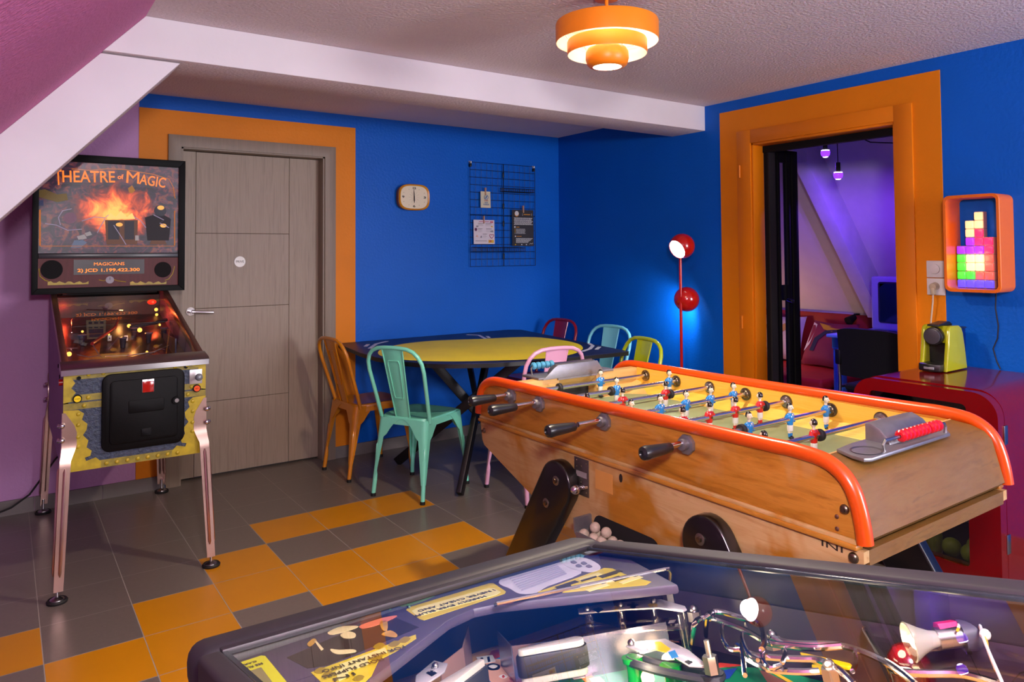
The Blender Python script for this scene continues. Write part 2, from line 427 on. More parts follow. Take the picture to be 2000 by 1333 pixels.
# red upholstered bed
red = M('red_panel', '8f0d0a', 0.55, var=0.08); redc = M('red_cloth', 'b3150c', 0.7, var=0.08)
t = thing('bed', 'red upholstered bed with a tall red headboard below the beige wall', 'bed', (2.1, -0.55, 0)); o = t.location.copy()
b = B(o); b.box(BX - 0.07, BX - 0.02, -1.45, 0.75, 0.0, 0.795, red, 0.008); b.done('headboard', t)
b = B(o); b.box(1.75, BX - 0.08, -1.3, 0.7, 0.0, 0.22, M('bed_base', '4a0707', 0.7), 0.01); b.done('bed_base', t)
b = B(o); b.box(1.76, BX - 0.075, -1.28, 0.69, 0.22, 0.315, redc, 0.03, 3); b.done('mattress', t)
def pillow(name, label, c, rx, rz, mats, w=0.5, h=0.46):
    t = thing(name, label, 'pillow', c, rz, 'pillows on the red bed')
    X = Matrix.Rotation(rx, 4, 'Y')
    def fn(sg):
        def f(u, v):
            a, q = u * 2 - 1, v * 2 - 1
            th = 0.075 * (max(0, 1 - a ** 4) * max(0, 1 - q ** 4)) ** 0.5
            k = 1 - 0.07 * (1 - abs(a)) * 0 - 0.06 * (a * a + q * q < 1) * 0
            px = a * w / 2 * (1 - 0.08 * (1 - q * q)); pz = q * h / 2 * (1 - 0.08 * (1 - a * a))
            return X @ Vector((sg * th, px, pz + h / 2))
        return f
    b = B(); b.grid(fn(1), 14, 14, mats[0]); b.grid(fn(-1), 14, 14, mats[0])
    bmesh.ops.remove_doubles(b.bm, verts=b.bm.verts, dist=0.0005); b.done('pillow_case', t, 60)
    b = B()
    for poly, m in mats[1]:
        pts = []
        for (a, q) in poly:
            th = 0.075 * (max(0, 1 - a ** 4) * max(0, 1 - q ** 4)) ** 0.5 + 0.006
            pts.append(X @ Vector((-th, a * w / 2 * (1 - 0.08 * (1 - q * q)), q * h / 2 * (1 - 0.08 * (1 - a * a)) + h / 2)))
        b.poly(pts, m)
    if mats[1]: b.done('printed_picture', t)
cw = M('pillow_white', 'c9bfc6', 0.8); pm = M('pillow_maroon', '7a1438', 0.8); pn = M('pillow_navy', '15163a', 0.8); ps = M('pillow_sand', 'b8935f', 0.8); py_ = M('pillow_yellow', 'c79a1c', 0.8)
pillow('pillow', 'white pillow with tan and dark print leaning left on the red headboard', (2.44, -0.36, 0.32), R(20), R(8),
       (cw, [([(0.1, -0.7), (0.55, -0.75), (0.2, 0.2), (-0.3, 0.6), (-0.65, 0.55), (-0.2, 0.1)], ps), ([(0.5, -0.1), (0.85, -0.1), (0.85, 0.45), (0.45, 0.5)], pn)]))
pillow('pillow', 'maroon and yellow printed pillow leaning in front of the red headboard', (2.36, -0.90, 0.32), R(28), R(-8),
       (pm, [([(-0.7, 0.6), (0.55, 0.85), (0.2, 0.55), (-0.6, 0.4)], py_), ([(0.9, -0.5), (0.85, 0.85), (0.6, 0.75), (0.65, -0.2)], cw), ([(0.55, -0.5), (0.5, 0.1), (0.1, 0.5), (-0.45, 0.6), (-0.45, 0.45), (0.0, 0.35), (0.3, 0.0), (0.35, -0.5)], pn)]))
# blue desk, chair, old television
db = M('desk_blue', '3f7fb0', 0.45, var=0.06)
t = thing('desk', 'light blue painted desk carrying the old television', 'desk', (1.8, -2.1, 0)); o = t.location.copy()
b = B(o); b.box(1.41, 2.25, -2.72, -1.545, 0.725, 0.75, M('desk_top', '7fb4e0', 0.3), 0.004); b.done('desk_top', t)
b = B(o); b.box(1.44, 2.22, -2.68, -1.575, 0.64, 0.725, db); b.done('apron', t)
for x in (1.48, 2.18):
    for y in (-1.615, -2.64):
        b = B(o); b.box(x - 0.035, x + 0.035, y - 0.035, y + 0.035, 0, 0.70, db, 0.004); b.done('leg', t)
tvp = M('television_plastic', '7d7a9c', 0.5, var=0.04)
t = thing('television', 'grey tube television with a dark convex screen on the blue desk', 'television', (2.0, -1.92, 0.75)); o = t.location.copy()
X0 = 1.86
b = B(o); b.box(X0, X0 + 0.12, -2.21, -1.658, 0.765, 1.190, tvp, 0.02, 3)
b.prism([(-1.69, 0.80), (-2.18, 0.80), (-2.18, 1.17), (-1.69, 1.17)], 'x', X0 + 0.11, X0 + 0.16, tvp)
t2_ = bmesh.new(); bmesh.ops.create_cube(t2_, size=1)
for v in t2_.verts:
    far = v.co.x > 0; k = 0.62 if far else 1.0
    v.co = Vector((X0 + (0.40 if far else 0.12), -1.934 + v.co.y * 0.50 * k, 0.975 + v.co.z * 0.40 * k))
b.take(t2_, tvp); b.box(X0 + 0.05, X0 + 0.3, -2.10, -1.77, 0.75, 0.80, tvp); b.done('housing', t)
scr = M('crt_glass', '0d1c22', 0.18, var=0.05, coat=0.4)
b = B(o)
b.grid(lambda u, v: Vector((X0 - 0.004 - 0.016 * (1 - (2 * u - 1) ** 2) * (1 - (2 * v - 1) ** 2), -1.735 - u * 0.40, 0.835 + v * 0.30)), 10, 10, scr); b.done('screen', t)
b = B(o); b.prism(rrect(-2.15, -1.722, 0.825, 1.148, 0.02), 'x', X0 - 0.004, X0 + 0.001, M('crt_bezel', '1a1a22', 0.4)); b.done('screen_bezel', t)
ch = M('chair_fabric_black', '0b0b12', 0.95, var=0.25, vs=260); chp = M('chair_plastic_black', '0a0a0c', 0.5)
t = thing('office_chair', 'black fabric visitor chair with steel legs at the blue desk', 'chair', (1.05, -2.20, 0), R(0)); o = t.location.copy()
b = B(o)
b.grid(lambda u, v: Vector((0.885 - 0.05 * (1 - (2 * u - 1) ** 2) * 0.6 - 0.04 * v + 0.02, -1.995 - u * 0.43 * (1 - 0.02 * v), 0.55 + v * 0.33 - 0.02 * (2 * u - 1) ** 4 * v)), 14, 10, ch, 0.035); b.done('backrest', t)
b = B(o); b.box(0.90, 1.33, -2.42, -1.99, 0.44, 0.49, ch, 0.02, 3); b.done('seat', t)
for y in (-1.98, -2.435):
    b = B(o); b.tube([(0.86, y, 0.66), (0.87, y, 0.5), (0.84, y, 0.0)], 0.011, steel); b.done('leg', t)
    b = B(o); b.tube([(0.88, y, 0.47), (1.26, y, 0.45), (1.32, y, 0.42), (1.34, y, 0.0)], 0.011, steel); b.done('leg', t)
    b = B(o); b.box(0.845, 0.885, y - 0.02, y + 0.02, 0.62, 0.72, chp, 0.006); b.done('back_bracket', t)
t = thing('clip_lamp', 'small black clip lamp on the edge of the red headboard', 'lamp', (BX - 0.06, -1.06, 0.796)); o = t.location.copy()
b = B(o); b.cyl((BX - 0.095, -1.06, 0.78), (BX - 0.17, -1.04, 0.74), 0.025, bk, 0.042, 20); b.done('lamp_head', t)
b = B(o); b.tube([(BX - 0.05, -1.06, 0.80), (BX - 0.085, -1.065, 0.805), (BX - 0.10, -1.055, 0.775)], 0.006, bk, 8); b.box(BX - 0.085, BX - 0.03, -1.075, -1.045, 0.796, 0.808, bk); b.done('clip', t)
# violet bulbs on black flex
uvg = glow('violet_led', (0.72, 0.6, 1.0), 9.0); uvs = M('violet_shell', '5a2fd6', 0.2, emit=(0.2, 0.03, 1.0), es=1.6)
for k, (px, py, xx, lab) in enumerate([(1612, 298, 1.02, 'violet glowing bulb in a black holder close under the ceiling'), (1637, 341, 0.98, 'violet glowing bulb hanging lower on a longer black flex')]):
    c = at(px, py, x=xx); top = 0.14 if k else 0.06
    t = thing('pendant_bulb', lab, 'light bulb', c + Vector((0, 0, 0.02)), 0, 'violet bulbs beyond the doorway'); o = t.location.copy()
    b = B(o); b.lathe([(0, -0.037), (0.017, -0.033), (0.029, -0.020), (0.0325, 0.0), (0.030, 0.011)], uvs, 24, Matrix.Translation(c)); b.done('bulb_shell', t)
    b = B(o); b.lathe([(0.0275, 0.010), (0.027, 0.017), (0, 0.018)], uvg, 24, Matrix.Translation(c)); b.done('led_ring', t)
    b = B(o); b.lathe([(0, -0.038), (0.012, -0.036), (0.018, -0.0325)], uvg, 20, Matrix.Translation(c)); b.done('led_tip', t)
    b = B(o); b.cyl(c + Vector((0, 0, 0.018)), c + Vector((0, 0, 0.085)), 0.016, bk, n=20); b.done('lamp_holder', t)
    b = B(o); b.tube([c + Vector((0, 0, 0.08)), c + Vector((0.004, 0.004, 0.2)), Vector((c.x, c.y, BH - 0.001))], 0.003, bk, 6); b.done('flex', t)
    light('violet_bulb_light', 'SPOT', c + Vector((0.0, 0, -0.05)), 42 if k else 28, (0.19, 0.045, 1.0), 0.004, c + Vector((0.12, 0.1, -1)), R(168), 0.35)
b = B(); b.tube([Vector((0.9, at(1640, 262, x=0.9).y, BH - 0.002)), at(1665, 262, x=0.9), at(1700, 278, x=0.9), at(1760, 280, x=0.9), at(1800, 276, x=0.9), Vector((0.9, at(1830, 276, x=0.9).y, BH - 0.002))], 0.004, bk, 6); tag(b.done('cable'), 'thin black cable sagging under the ceiling beyond the orange doorway', 'cable')
light('bedside_glow', 'POINT', (2.05, -0.2, 0.62), 7.0, (1.0, 0.62, 0.25), 0.08)
# ------------------------------------------------------------------ metal bistro chairs
def build_chair(label, colour, name):
    m = M('chair_' + name, colour, 0.3, var=0.03, coat=0.5, spec=0.5)
    foot = M('chair_rubber', '0b0b0b', 0.7)
    s = 1.02
    t = thing('metal_chair', label, 'chair', (0, 0, 0), 0, 'metal chairs around the painted table')
    S = Matrix.Diagonal((s, s, s, 1))
    def fin(b, nm, par=t, sm=35):
        bmesh.ops.transform(b.bm, matrix=S, verts=b.bm.verts); return b.done(nm, par, sm)
    # seat pan: rounded square, slightly dished, with rolled skirt
    def seat_pt(ang, k):
        a = ang; cx, sx = math.cos(a), math.sin(a); n = 5.5
        q = (abs(cx) ** n + abs(sx) ** n) ** (-1 / n)
        hw = 0.178 - 0.016 * (0.5 - 0.5 * sx)
        return (cx * q * hw * k, sx * q * 0.18 * k)
    b = B()
    prof = [(0.0, 0.440), (0.4, 0.441), (0.75, 0.445), (0.92, 0.450), (0.98, 0.448), (1.0, 0.440), (1.004, 0.425), (1.012, 0.405)]
    def fn(u, v):
        i = min(len(prof) - 1, int(round(v * (len(prof) - 1)))); k, z = prof[i]
        x, y = seat_pt(2 * math.pi * u, max(k, 0.001)); return Vector((x, y, z))
    b.grid(fn, 64, len(prof) - 1, m, 0.0, True)
    for i in range(4): 
        for r in (0.03, 0.055): b.cyl((r * math.cos(i * 1.57 + 0.4), r * math.sin(i * 1.57 + 0.4), 0.4402), (r * math.cos(i * 1.57 + 0.4), r * math.sin(i * 1.57 + 0.4), 0.4410), 0.004, m, n=8)
    fin(b, 'seat')
    # legs: folded sheet, arching into the neighbour at the top
    for sx in (-1, 1):
        for sy in (-1, 1):
            b = B()
            c0 = Vector((sx * (0.176 if sy > 0 else 0.164), sy * 0.182, 0.44)); c1 = Vector((sx * (0.202 if sy > 0 else 0.176), sy * (0.205 if sy > 0 else 0.225), 0.10))
            def leg(u, v):
                h = v                       # 0 top .. 1 bottom
                w = 0.046 + 0.124 * max(0.0, 1 - (h / 0.40) ** 0.5) if h < 0.40 else 0.046
                w = min(w, 0.062 - 0.042 * h) if h >= 0.30 else max(w, 0.062 - 0.042 * h)
                c = c0.lerp(c1, h)
                r = 0.03 * (1 - 0.6 * h); r = min(r, w * 0.9)
                a = (u - 0.5) * 2              # -1 .. 1 : wing along x, corner, wing along y
                if a < -0.35: f = (-0.35 - a) / 0.65; p = (-(r + (w - r) * f) * sx, 0)
                elif a > 0.35: f = (a - 0.35) / 0.65; p = (0, -(r + (w - r) * f) * sy)
                else:
                    g = (a + 0.35) / 0.7 * math.pi / 2; p = (-(r - r * math.sin(g)) * sx, -(r - r * math.cos(g)) * sy)
                return Vector((c.x + p[0], c.y + p[1], c.z + (0.0)))
            hs = [0, .03, .06, .1, .14, .18, .22, .27, .32, .37, .45, .55, .7, .85, 1.0]
            b.grid(lambda u, v: leg(u, hs[min(14, int(round(v * 14)))]), 20, 14, m, 0.004)
            bt = c1 + (c1 - c0) * 0.27; bt.z = 0.012
            inn = Vector((-sx * 0.012, -sy * 0.012, 0))
            b.tube([bt + inn, c1 + inn - Vector((0, 0, 0.01)), (c1 + (c0 - c1) * 0.05) + inn, (c1 + (c0 - c1) * 0.16) + inn], [0.0122, 0.0126, 0.0120, 0.004], m, 14)
            p0 = c0.lerp(c1, 0.42) + Vector((-sx * 0.010, -sy * 0.010, 0)); p1 = c0.lerp(c1, 0.92) + inn
            b.tube([p0, p0.lerp(p1, 0.08), p0.lerp(p1, 0.9), p1], [0.003, 0.0105, 0.008, 0.003], m, 10)
            lo = fin(b, 'leg')
            b = B(); b.cyl(bt + inn + Vector((0, 0, -0.012)), bt + inn + Vector((0, 0, 0.006)), 0.0140, foot, n=14); fin(b, 'foot_cap', lo)
    # bent tube hoop of the back
    pts = []
    half = [(0.164, -0.146, 0.425), (0.166, -0.154, 0.455), (0.177, -0.199, 0.60), (0.186, -0.236, 0.715), (0.182, -0.251, 0.765), (0.165, -0.263, 0.803), (0.138, -0.270, 0.829), (0.10, -0.274, 0.844), (0.05, -0.276, 0.849)]
    pts = half + [(0, -0.277, 0.85)] + [(-x, y, z) for x, y, z in reversed(half)]
    b = B(); b.tube(pts, 0.0115, m, 12)
    fin(b, 'back_frame')
    # sheet back splat with pressed panel
    b = B()
    def yb(z): return -0.166 - 0.111 * (z - 0.44) / 0.41
    def sp(u, v):
        z = 0.442 + v * 0.402; hw = 0.048 + 0.022 * v
        x = (2 * u - 1) * hw; return Vector((x, yb(z) + 0.004 - 0.010 * math.cos((2 * u - 1) * 1.3), z))
    b.grid(sp, 8, 10, m, 0.003)
    pan = [(-0.030, 0.56), (0.030, 0.56), (0.040, 0.775), (-0.040, 0.775)]
    for dy in (-0.0065,):
        q = []
        for k in range(4):
            (x0, z0), (x1, z1) = pan[k], pan[(k + 1) % 4]
            for f in (0.08, 0.5, 0.92): x, z = x0 + (x1 - x0) * f, z0 + (z1 - z0) * f; q.append((x, yb(z) + dy, z))
        b.tube(q, 0.0028, m, 6, True)
    for sx in (-1, 1): b.tube([(sx * 0.047, yb(0.45) - 0.004, 0.45), (sx * 0.0585, yb(0.65) - 0.002, 0.65), (sx * 0.069, yb(0.84) - 0.001, 0.84)], 0.004, m, 6)
    fin(b, 'back_splat')
    b = B(); b.box(-0.062, 0.062, -0.1785, -0.160, 0.418, 0.444, m, 0.003)
    for x in (-0.045, 0.045): b.sph((x, -0.178 if abs(x) < 0.1 else -0.165, 0.431), 0.006, m, (1, 0.6, 1), 8)
    fin(b, 'back_bracket')
    return t
def put(t, x, y, face):
    """face = direction the sitter looks, degrees from +x"""
    t.location = (x, y, 0); t.rotation_euler = (0, 0, R(face - 90))
put(build_chair('orange metal chair at the left end of the painted table, beside the door', 'c67a08', 'orange'), -1.885, -0.36, 5)
put(build_chair('mint green metal chair seen from behind, front left corner of the painted table', '79d8bd', 'mint'), -1.80, -0.915, 28)
put(build_chair('pale pink metal chair behind the football table, at the table front', 'e0a6c6', 'pink'), -1.29, -1.35, 84)
put(build_chair('dark red metal chair in the far corner behind the painted table', '8f0d1c', 'red'), -0.50, -0.32, 184)
put(build_chair('light blue metal chair against the right blue wall at the table', '74c6d6', 'sky'), -0.535, -0.955, 188)
put(build_chair('lime green metal chair at the right front corner of the painted table', 'aabb14', 'lime'), -0.895, -1.568, 172)
# ------------------------------------------------------------------ painted table
TZ = 0.785
nav = M('table_navy', '1d2140', 0.42, var=0.25, vs=4, spec=0.3); tyel = M('table_yellow', 'f8e000', 0.5, var=0.06, vs=5, spec=0.25); twh = M('table_white', 'c9cbd3', 0.4)
tblk = M('table_black', '0d0c0e', 0.4)
t = thing('dining_table', 'black legged dining table with a big yellow shape painted on navy top', 'table', (-1.25, -0.75, 0)); o = t.location.copy()
ol = [(-1.965, -0.02), (-2.03, -0.55), (-2.035, -0.80), (-2.0, -1.02), (-1.92, -1.19), (-1.80, -1.31), (-1.62, -1.41), (-1.40, -1.465), (-1.10, -1.50), (-0.675, -1.53), (-0.46, -0.09), (-0.54, -0.02)]
b = B(o); b.prism(ol, 'z', TZ - 0.004, TZ, nav, 0.001); b.done('table_top', t)
b = B(o); b.prism([(x * 0.995 - 0.006, y * 0.995 - 0.004) for x, y in ol], 'z', TZ - 0.026, TZ - 0.004, tblk); b.done('edge_frame', t)
# yellow rounded shape with a straight far side, plain paint
pts = [at(x, y, z=TZ) for x, y in [(790, 672), (750, 681), (738, 690), (752, 698), (800, 704), (880, 706), (980, 704), (1070, 700), (1118, 692), (1138, 682), (1128, 672), (1090, 664), (1030, 659), (930, 663), (850, 666)]]
S_ = [Vector((p.x, p.y)) for p in pts]; sm_ = []
for i in range(len(S_)):
    a_, c_, d_, e_ = S_[i - 1], S_[i], S_[(i + 1) % len(S_)], S_[(i + 2) % len(S_)]
    for k in range(5): s_ = k / 5; sm_.append(0.5 * ((2 * c_) + (d_ - a_) * s_ + (2 * a_ - 5 * c_ + 4 * d_ - e_) * s_ * s_ + (3 * c_ - a_ - 3 * d_ + e_) * s_ ** 3))
b = B(o); b.prism([(p.x, p.y) for p in sm_], 'z', TZ, TZ + 0.0012, tyel); b.done('painted_shape', t, 0)
def stripe(px, wdt):
    P = [at(x, y, z=TZ) for x, y in px]; q = []
    for i, p in enumerate(P):
        dd = (P[min(i + 1, len(P) - 1)] - P[max(i - 1, 0)]).normalized(); nn = Vector((-dd.y, dd.x, 0)) * wdt; q.append((p, nn))
    return [(a + n_).to_2d() for a, n_ in q] + [(a - n_).to_2d() for a, n_ in reversed(q)]
for px in ([(722, 681), (735, 672), (756, 667)], [(714, 677), (719, 673)], [(912, 654), (935, 655), (948, 662)], [(951, 657), (955, 660)], [(1150, 671), (1158, 676), (1152, 682), (1137, 687)], [(1165, 683), (1171, 678)]):
    b = B(o); b.prism(stripe(px, 0.012), 'z', TZ, TZ + 0.0012, twh); b.done('painted_stroke', t, 0)
# crossed black tube legs
b = B(o)
hub = Vector((-1.33, -0.85, 0.42))
def bar(p, q, nm='leg'):
    b = B(o); p = Vector(p); q = Vector(q); d = (q - p)
    X = Matrix.Translation((p + q) / 2) @ d.to_track_quat('Z', 'Y').to_matrix().to_4x4()
    b.box(-0.016, 0.016, -0.03, 0.03, -d.length / 2, d.length / 2, tblk, 0.003, X=X); return b.done(nm, t)
f1 = at(898, 966, z=0.012); f2 = at(775, 903, z=0.012); t1 = at(953, 690, z=0.75); t2 = at(1033, 690, z=0.75); t3 = at(830, 690, z=0.75); t4 = at(913, 690, z=0.75)
hub = f1.lerp(t1, 0.55)
def thru(t_): return t_ + (hub - t_) * ((0.75 - 0.012) / (0.75 - hub.z))
bar(t1, f1); bar(t2, f2); bar(t3, (-0.98, -0.74, 0.012)); bar(t4, at(938, 822, z=0.012))
b = B(o); b.box(-1.85, -0.7, -0.80, -0.74, 0.735, 0.76, tblk); b.box(-1.3, -1.24, -1.25, -0.15, 0.735, 0.76, tblk); b.done('under_frame', t)
# ------------------------------------------------------------------ standing pinball machine by the door
def decal_fire(name):
    m, nt, b = newmat(name)
    v = coords(nt, (1, 1, 1))
    sep = nd(nt, 'ShaderNodeSeparateXYZ'); nt.links.new(v, sep.inputs[0])
    # object space: x across, z up (panel origin in the middle of the picture)
    def math_(op, a, c=None):
        n = nd(nt, 'ShaderNodeMath', operation=op)
        for s, q in zip(n.inputs, (a, c)):
            if q is None: continue
            if isinstance(q, (int, float)): s.default_value = q
            else: nt.links.new(q, s)
        return n.outputs[0]
    n1 = noise(nt, v, 9, 5, 0.6, 1.2); n2 = noise(nt, v, 16, 4, 0.6, 2.0)
    x, z = sep.outputs[0], sep.outputs[2]
    d = math_('SQRT', math_('ADD', math_('POWER', math_('MULTIPLY', math_('ABSOLUTE', math_('ADD', x, -0.01)), 4.6), 2.0), math_('POWER', math_('MULTIPLY', math_('ABSOLUTE', math_('ADD', z, 0.01)), 5.2), 2.0)))
    fire = math_('ADD', math_('SUBTRACT', 1.05, d), math_('MULTIPLY', math_('SUBTRACT', n1, 0.5), 1.6))
    cf = ramp(nt, fire, [(0.12, '120b14'), (0.35, '5a1408'), (0.6, 'b8400c'), (0.95, 'e89a3a')])
    base = ramp(nt, n2, [(0.34, '040306'), (0.48, '140a1c'), (0.56, '3a1224'), (0.62, '5a2a14'), (0.68, '1c1830'), (0.76, '8a5a58')])
    mask = ramp(nt, fire, [(0.1, (0, 0, 0)), (0.3, (1, 1, 1))])
    c = mixc(nt, mask, base, cf)
    nt.links.new(c, b.inputs['Base Color']); nt.links.new(c, b.inputs['Emission Color']); b.inputs['Emission Strength'].default_value = 1.0
    b.inputs['Roughness'].default_value = 0.35
    return m
pblack = M('pinball_black', '060607', 0.5, var=0.2, spec=0.12)
leather = M('trunk_leather', '2b354a', 0.55, var=0.35, vs=60, bump=0.004, bs=90)
brassy = M('brass_print', 'a8931c', 0.4, var=0.22, vs=30); brassd = M('brass_print_dark', '85782a', 0.4, var=0.3, vs=40)
rosy = M('chromed_leg', 'c7a69a', 0.3, 1.0, var=0.08, vs=6)
purp = M('cabinet_purple', '7b4f83', 0.5)
YF1 = -1.262; CX0, CX1 = -3.642, -3.085
t = thing('pinball_machine', 'pinball machine with fiery magic theatre backbox standing beside the wooden door', 'pinball machine', (-3.365, -0.68, 0)); o = t.location.copy()
def railz(y): return 0.935 + (y - YF1) * 0.262
YB1 = -0.10
# cabinet: floor, sides, back and front leaving a well for the playfield
b = B(o)
side = [(YF1, 0.50), (YB1, 0.50), (YB1, railz(YB1)), (YF1, railz(YF1) - 0.02)]
for x0 in (CX0, CX1 - 0.018): b.prism(side, 'x', x0, x0 + 0.018, purp)
b.box(CX0 + 0.018, CX1 - 0.018, YF1 + 0.02, YB1, 0.50, 0.52, pblack); b.box(CX0 + 0.018, CX1 - 0.018, YB1 - 0.02, YB1, 0.52, 1.19, pblack)
b.done('cabinet', t)
b = B(o); b.box(CX0, CX1, YF1, YF1 + 0.02, 0.498, 0.912, leather); fp = b.done('front_panel', t)
# printed brass trim with rivets
b = B(o); yf = YF1 - 0.0015
def pl(pts, m, dy=0.0): b.prism(pts, 'y', yf - dy, YF1, m)
pl([(CX0, 0.498), (CX1, 0.498), (CX1, 0.530), (CX0, 0.530)], brassd); pl([(CX0, 0.880), (CX1, 0.880), (CX1, 0.912), (CX0, 0.912)], brassd)
for z in (0.788, 0.755): pl([(CX0, z), (CX1, z), (CX1, z + 0.027), (CX0, z + 0.027)], brassd)
for sx in (0, 1):
    def fx(d): return CX0 + d if sx == 0 else CX1 - d
    scal = [(0.0, 0.755), (0.055, 0.752), (0.075, 0.735), (0.068, 0.71), (0.088, 0.69), (0.085, 0.665), (0.072, 0.645), (0.092, 0.62), (0.086, 0.592), (0.105, 0.575), (0.10, 0.555), (0.08, 0.55), (0.085, 0.535), (0.12, 0.545), (0.14, 0.525), (0.14, 0.498), (0, 0.498)]
    pl([(fx(a), z) for a, z in scal][::1 if sx == 0 else -1], brassy, 0.0008)
    scal2 = [(0, 0.912), (0.07, 0.912), (0.06, 0.895), (0.03, 0.885), (0.042, 0.865), (0.028, 0.845), (0.045, 0.825), (0.026, 0.805), (0.03, 0.79), (0, 0.785)]
    pl([(fx(a), z) for a, z in scal2][::1 if sx == 0 else -1], brassy, 0.0008)
b.done('brass_trim', fp)
b = B(o)
riv = [(CX0 + 0.16 + k * 0.04, 0.514) for k in range(8)] + [(CX0 + 0.09 + 0.055 * k, 0.897) for k in range(2)] + [(CX1 - 0.13 + 0.05 * k, 0.897) for k in range(2)]
riv += [(CX0 + 0.04 + 0.05 * k, 0.801) for k in range(2)] + [(CX0 + 0.075, 0.768), (CX1 - 0.06, 0.801), (CX1 - 0.075, 0.768), (CX1 - 0.03, 0.801)]
for z in (0.735, 0.69, 0.64, 0.60): riv += [(CX0 + 0.055, z), (CX1 - 0.055, z)]
for x, z in riv: b.sph((x, yf - 0.001, z), 0.0085, brassy, (1, 0.55, 1), 12)
b.done('rivets', fp)
# lockdown bar and side rails, glass
b = B(o); bz = railz(YF1)
b.prism([(YF1 - 0.022, bz - 0.035), (YF1 - 0.022, bz - 0.012), (YF1 - 0.012, bz - 0.002), (YF1 + 0.075, bz + 0.014), (YF1 + 0.075, bz - 0.02), (YF1 + 0.0, bz - 0.03)], 'x', CX0 - 0.012, CX1 + 0.012, steel, 0.003); b.done('lockdown_bar', t)
railm = M('rail_rust', '8f6a62', 0.3, 0.9, var=0.1)
for nm, x0 in (('side_rail', CX0 - 0.005), ('side_rail', CX1 - 0.022)):
    b = B(o); b.prism([(YF1 + 0.07, bz + 0.012), (-0.29, railz(-0.29) + 0.008), (-0.29, railz(-0.29) - 0.035), (YF1 + 0.07, bz - 0.03)], 'x', x0, x0 + 0.027, railm, 0.003); b.done(nm, t)
b = B(o); gy0, gy1 = YF1 + 0.07, -0.29
b.poly([(CX0 + 0.018, gy0, bz + 0.006), (CX1 - 0.018, gy0, bz + 0.006), (CX1 - 0.018, gy1, railz(gy1) - 0.002), (CX0 + 0.018, gy1, railz(gy1) - 0.002)], glass('machine_glass')); b.done('glass', t)
# playfield
def pfz(y): return 0.835 + (y - YF1) * 0.20
pfm, nt, bs_ = newmat('playfield_art')
v = coords(nt); c = ramp(nt, noise(nt, v, 14, 5, 0.65, 1.0), [(0.3, '08060a'), (0.45, '20130f'), (0.55, '4e240c'), (0.63, '341838'), (0.75, '181024')])
nt.links.new(c, bs_.inputs['Base Color']); bs_.inputs['Roughness'].default_value = 0.3
b = B(o); b.poly([(CX0 + 0.018, YF1 + 0.02, pfz(YF1)), (CX1 - 0.018, YF1 + 0.02, pfz(YF1)), (CX1 - 0.018, YB1 - 0.02, pfz(YB1)), (CX0 + 0.018, YB1 - 0.02, pfz(YB1))], pfm); pf = b.done('playfield', t)
b = B(o)
b.box(CX1 - 0.075, CX1 - 0.068, -0.95, -0.31, 0.87, 0.99, M('lane_wall', '3a3550', 0.4)); b.box(CX0 + 0.02, CX1 - 0.02, -0.16, -0.14, 1.02, 1.17, M('back_panel_art', '2a1410', 0.5, var=0.6, vs=30)); b.done('playfield_walls', pf)
rl = glow('red_flash', (1.0, 0.05, 0.02), 2.6); yl = glow('amber_flash', (1.0, 0.42, 0.07), 2.2); redp = M('red_dome', 'a3120e', 0.15, emit=(0.9, 0.03, 0.01), es=0.9)
def on(px, py, w=0.05):
    # point above the playfield under a photo pixel
    d = ray(px, py); 
    n = Vector((0, -0.20, 1)); c = 0.835 - YF1 * 0.20 + w
    return CAM + d * ((c - n.dot(CAM)) / n.dot(d))
for px, py, r in ((122, 593, .022), (158, 590, .016), (176, 591, .014), (296, 590, .022), (328, 595, .016)):
    p = on(px, py, 0.07); b = B(o); b.sph(p, r, redp, (1.3, 1, 0.8)); b.sph(p + Vector((0.004, -r * 0.9, 0.0)), r * 0.3, rl, n=8); b.done('red_flasher', pf)
for px, py, r in ((234, 595, .008), (305, 605, .010), (306, 615, .008), (252, 637, .010), (273, 645, .012), (277, 590, .008), (135, 692, .011), (161, 648, .006), (312, 635, .006), (287, 688, .006), (213, 654, .005)):
    p = on(px, py, 0.03); b = B(o); b.sph(p, r, yl, n=10); b.done('lit_bulb', pf)
for px, py, col, pw in ((234, 600, (1, .4, .1), 0.2), (305, 612, (1, .1, .03), 0.3), (125, 600, (1, .06, .02), 0.3), (262, 642, (1, .4, .1), 0.2), (140, 690, (1, .4, .1), 0.16), (200, 690, (1, .35, .1), 0.16)):
    light('playfield_lamp', 'POINT', on(px, py, 0.075), pw, col, 0.01)
ol_ = M('castle_frame', '77725a', 0.5)
b = B(o)
P0, P1, P2, P3 = on(170, 663, 0.01), on(206, 661, 0.01), on(207, 625, 0.05), on(168, 626, 0.05)
def lerp2(u, v_): return (P0.lerp(P1, u)).lerp(P3.lerp(P2, u), v_)
def qd(u0, u1, v0, v1, m): b.poly([lerp2(u0, v0), lerp2(u1, v0), lerp2(u1, v1), lerp2(u0, v1)], m)
qd(0, 1, 0, 1, ol_)
b.bm.normal_update()
q = Vector((0, -0.002, 0.001))
for (u0, u1, v0, v1) in ((.12, .88, .08, .5), (.12, .3, .55, .62), (.40, .60, .55, .62), (.70, .88, .55, .62), (.12, .3, .78, .9), (.40, .60, .78, .9), (.70, .88, .78, .9)):
    b.poly([lerp2(u0, v0) + q, lerp2(u1, v0) + q, lerp2(u1, v1) + q, lerp2(u0, v1) + q], M('castle_blue', '2a3040', 0.5))
b.done('castle_window', pf)
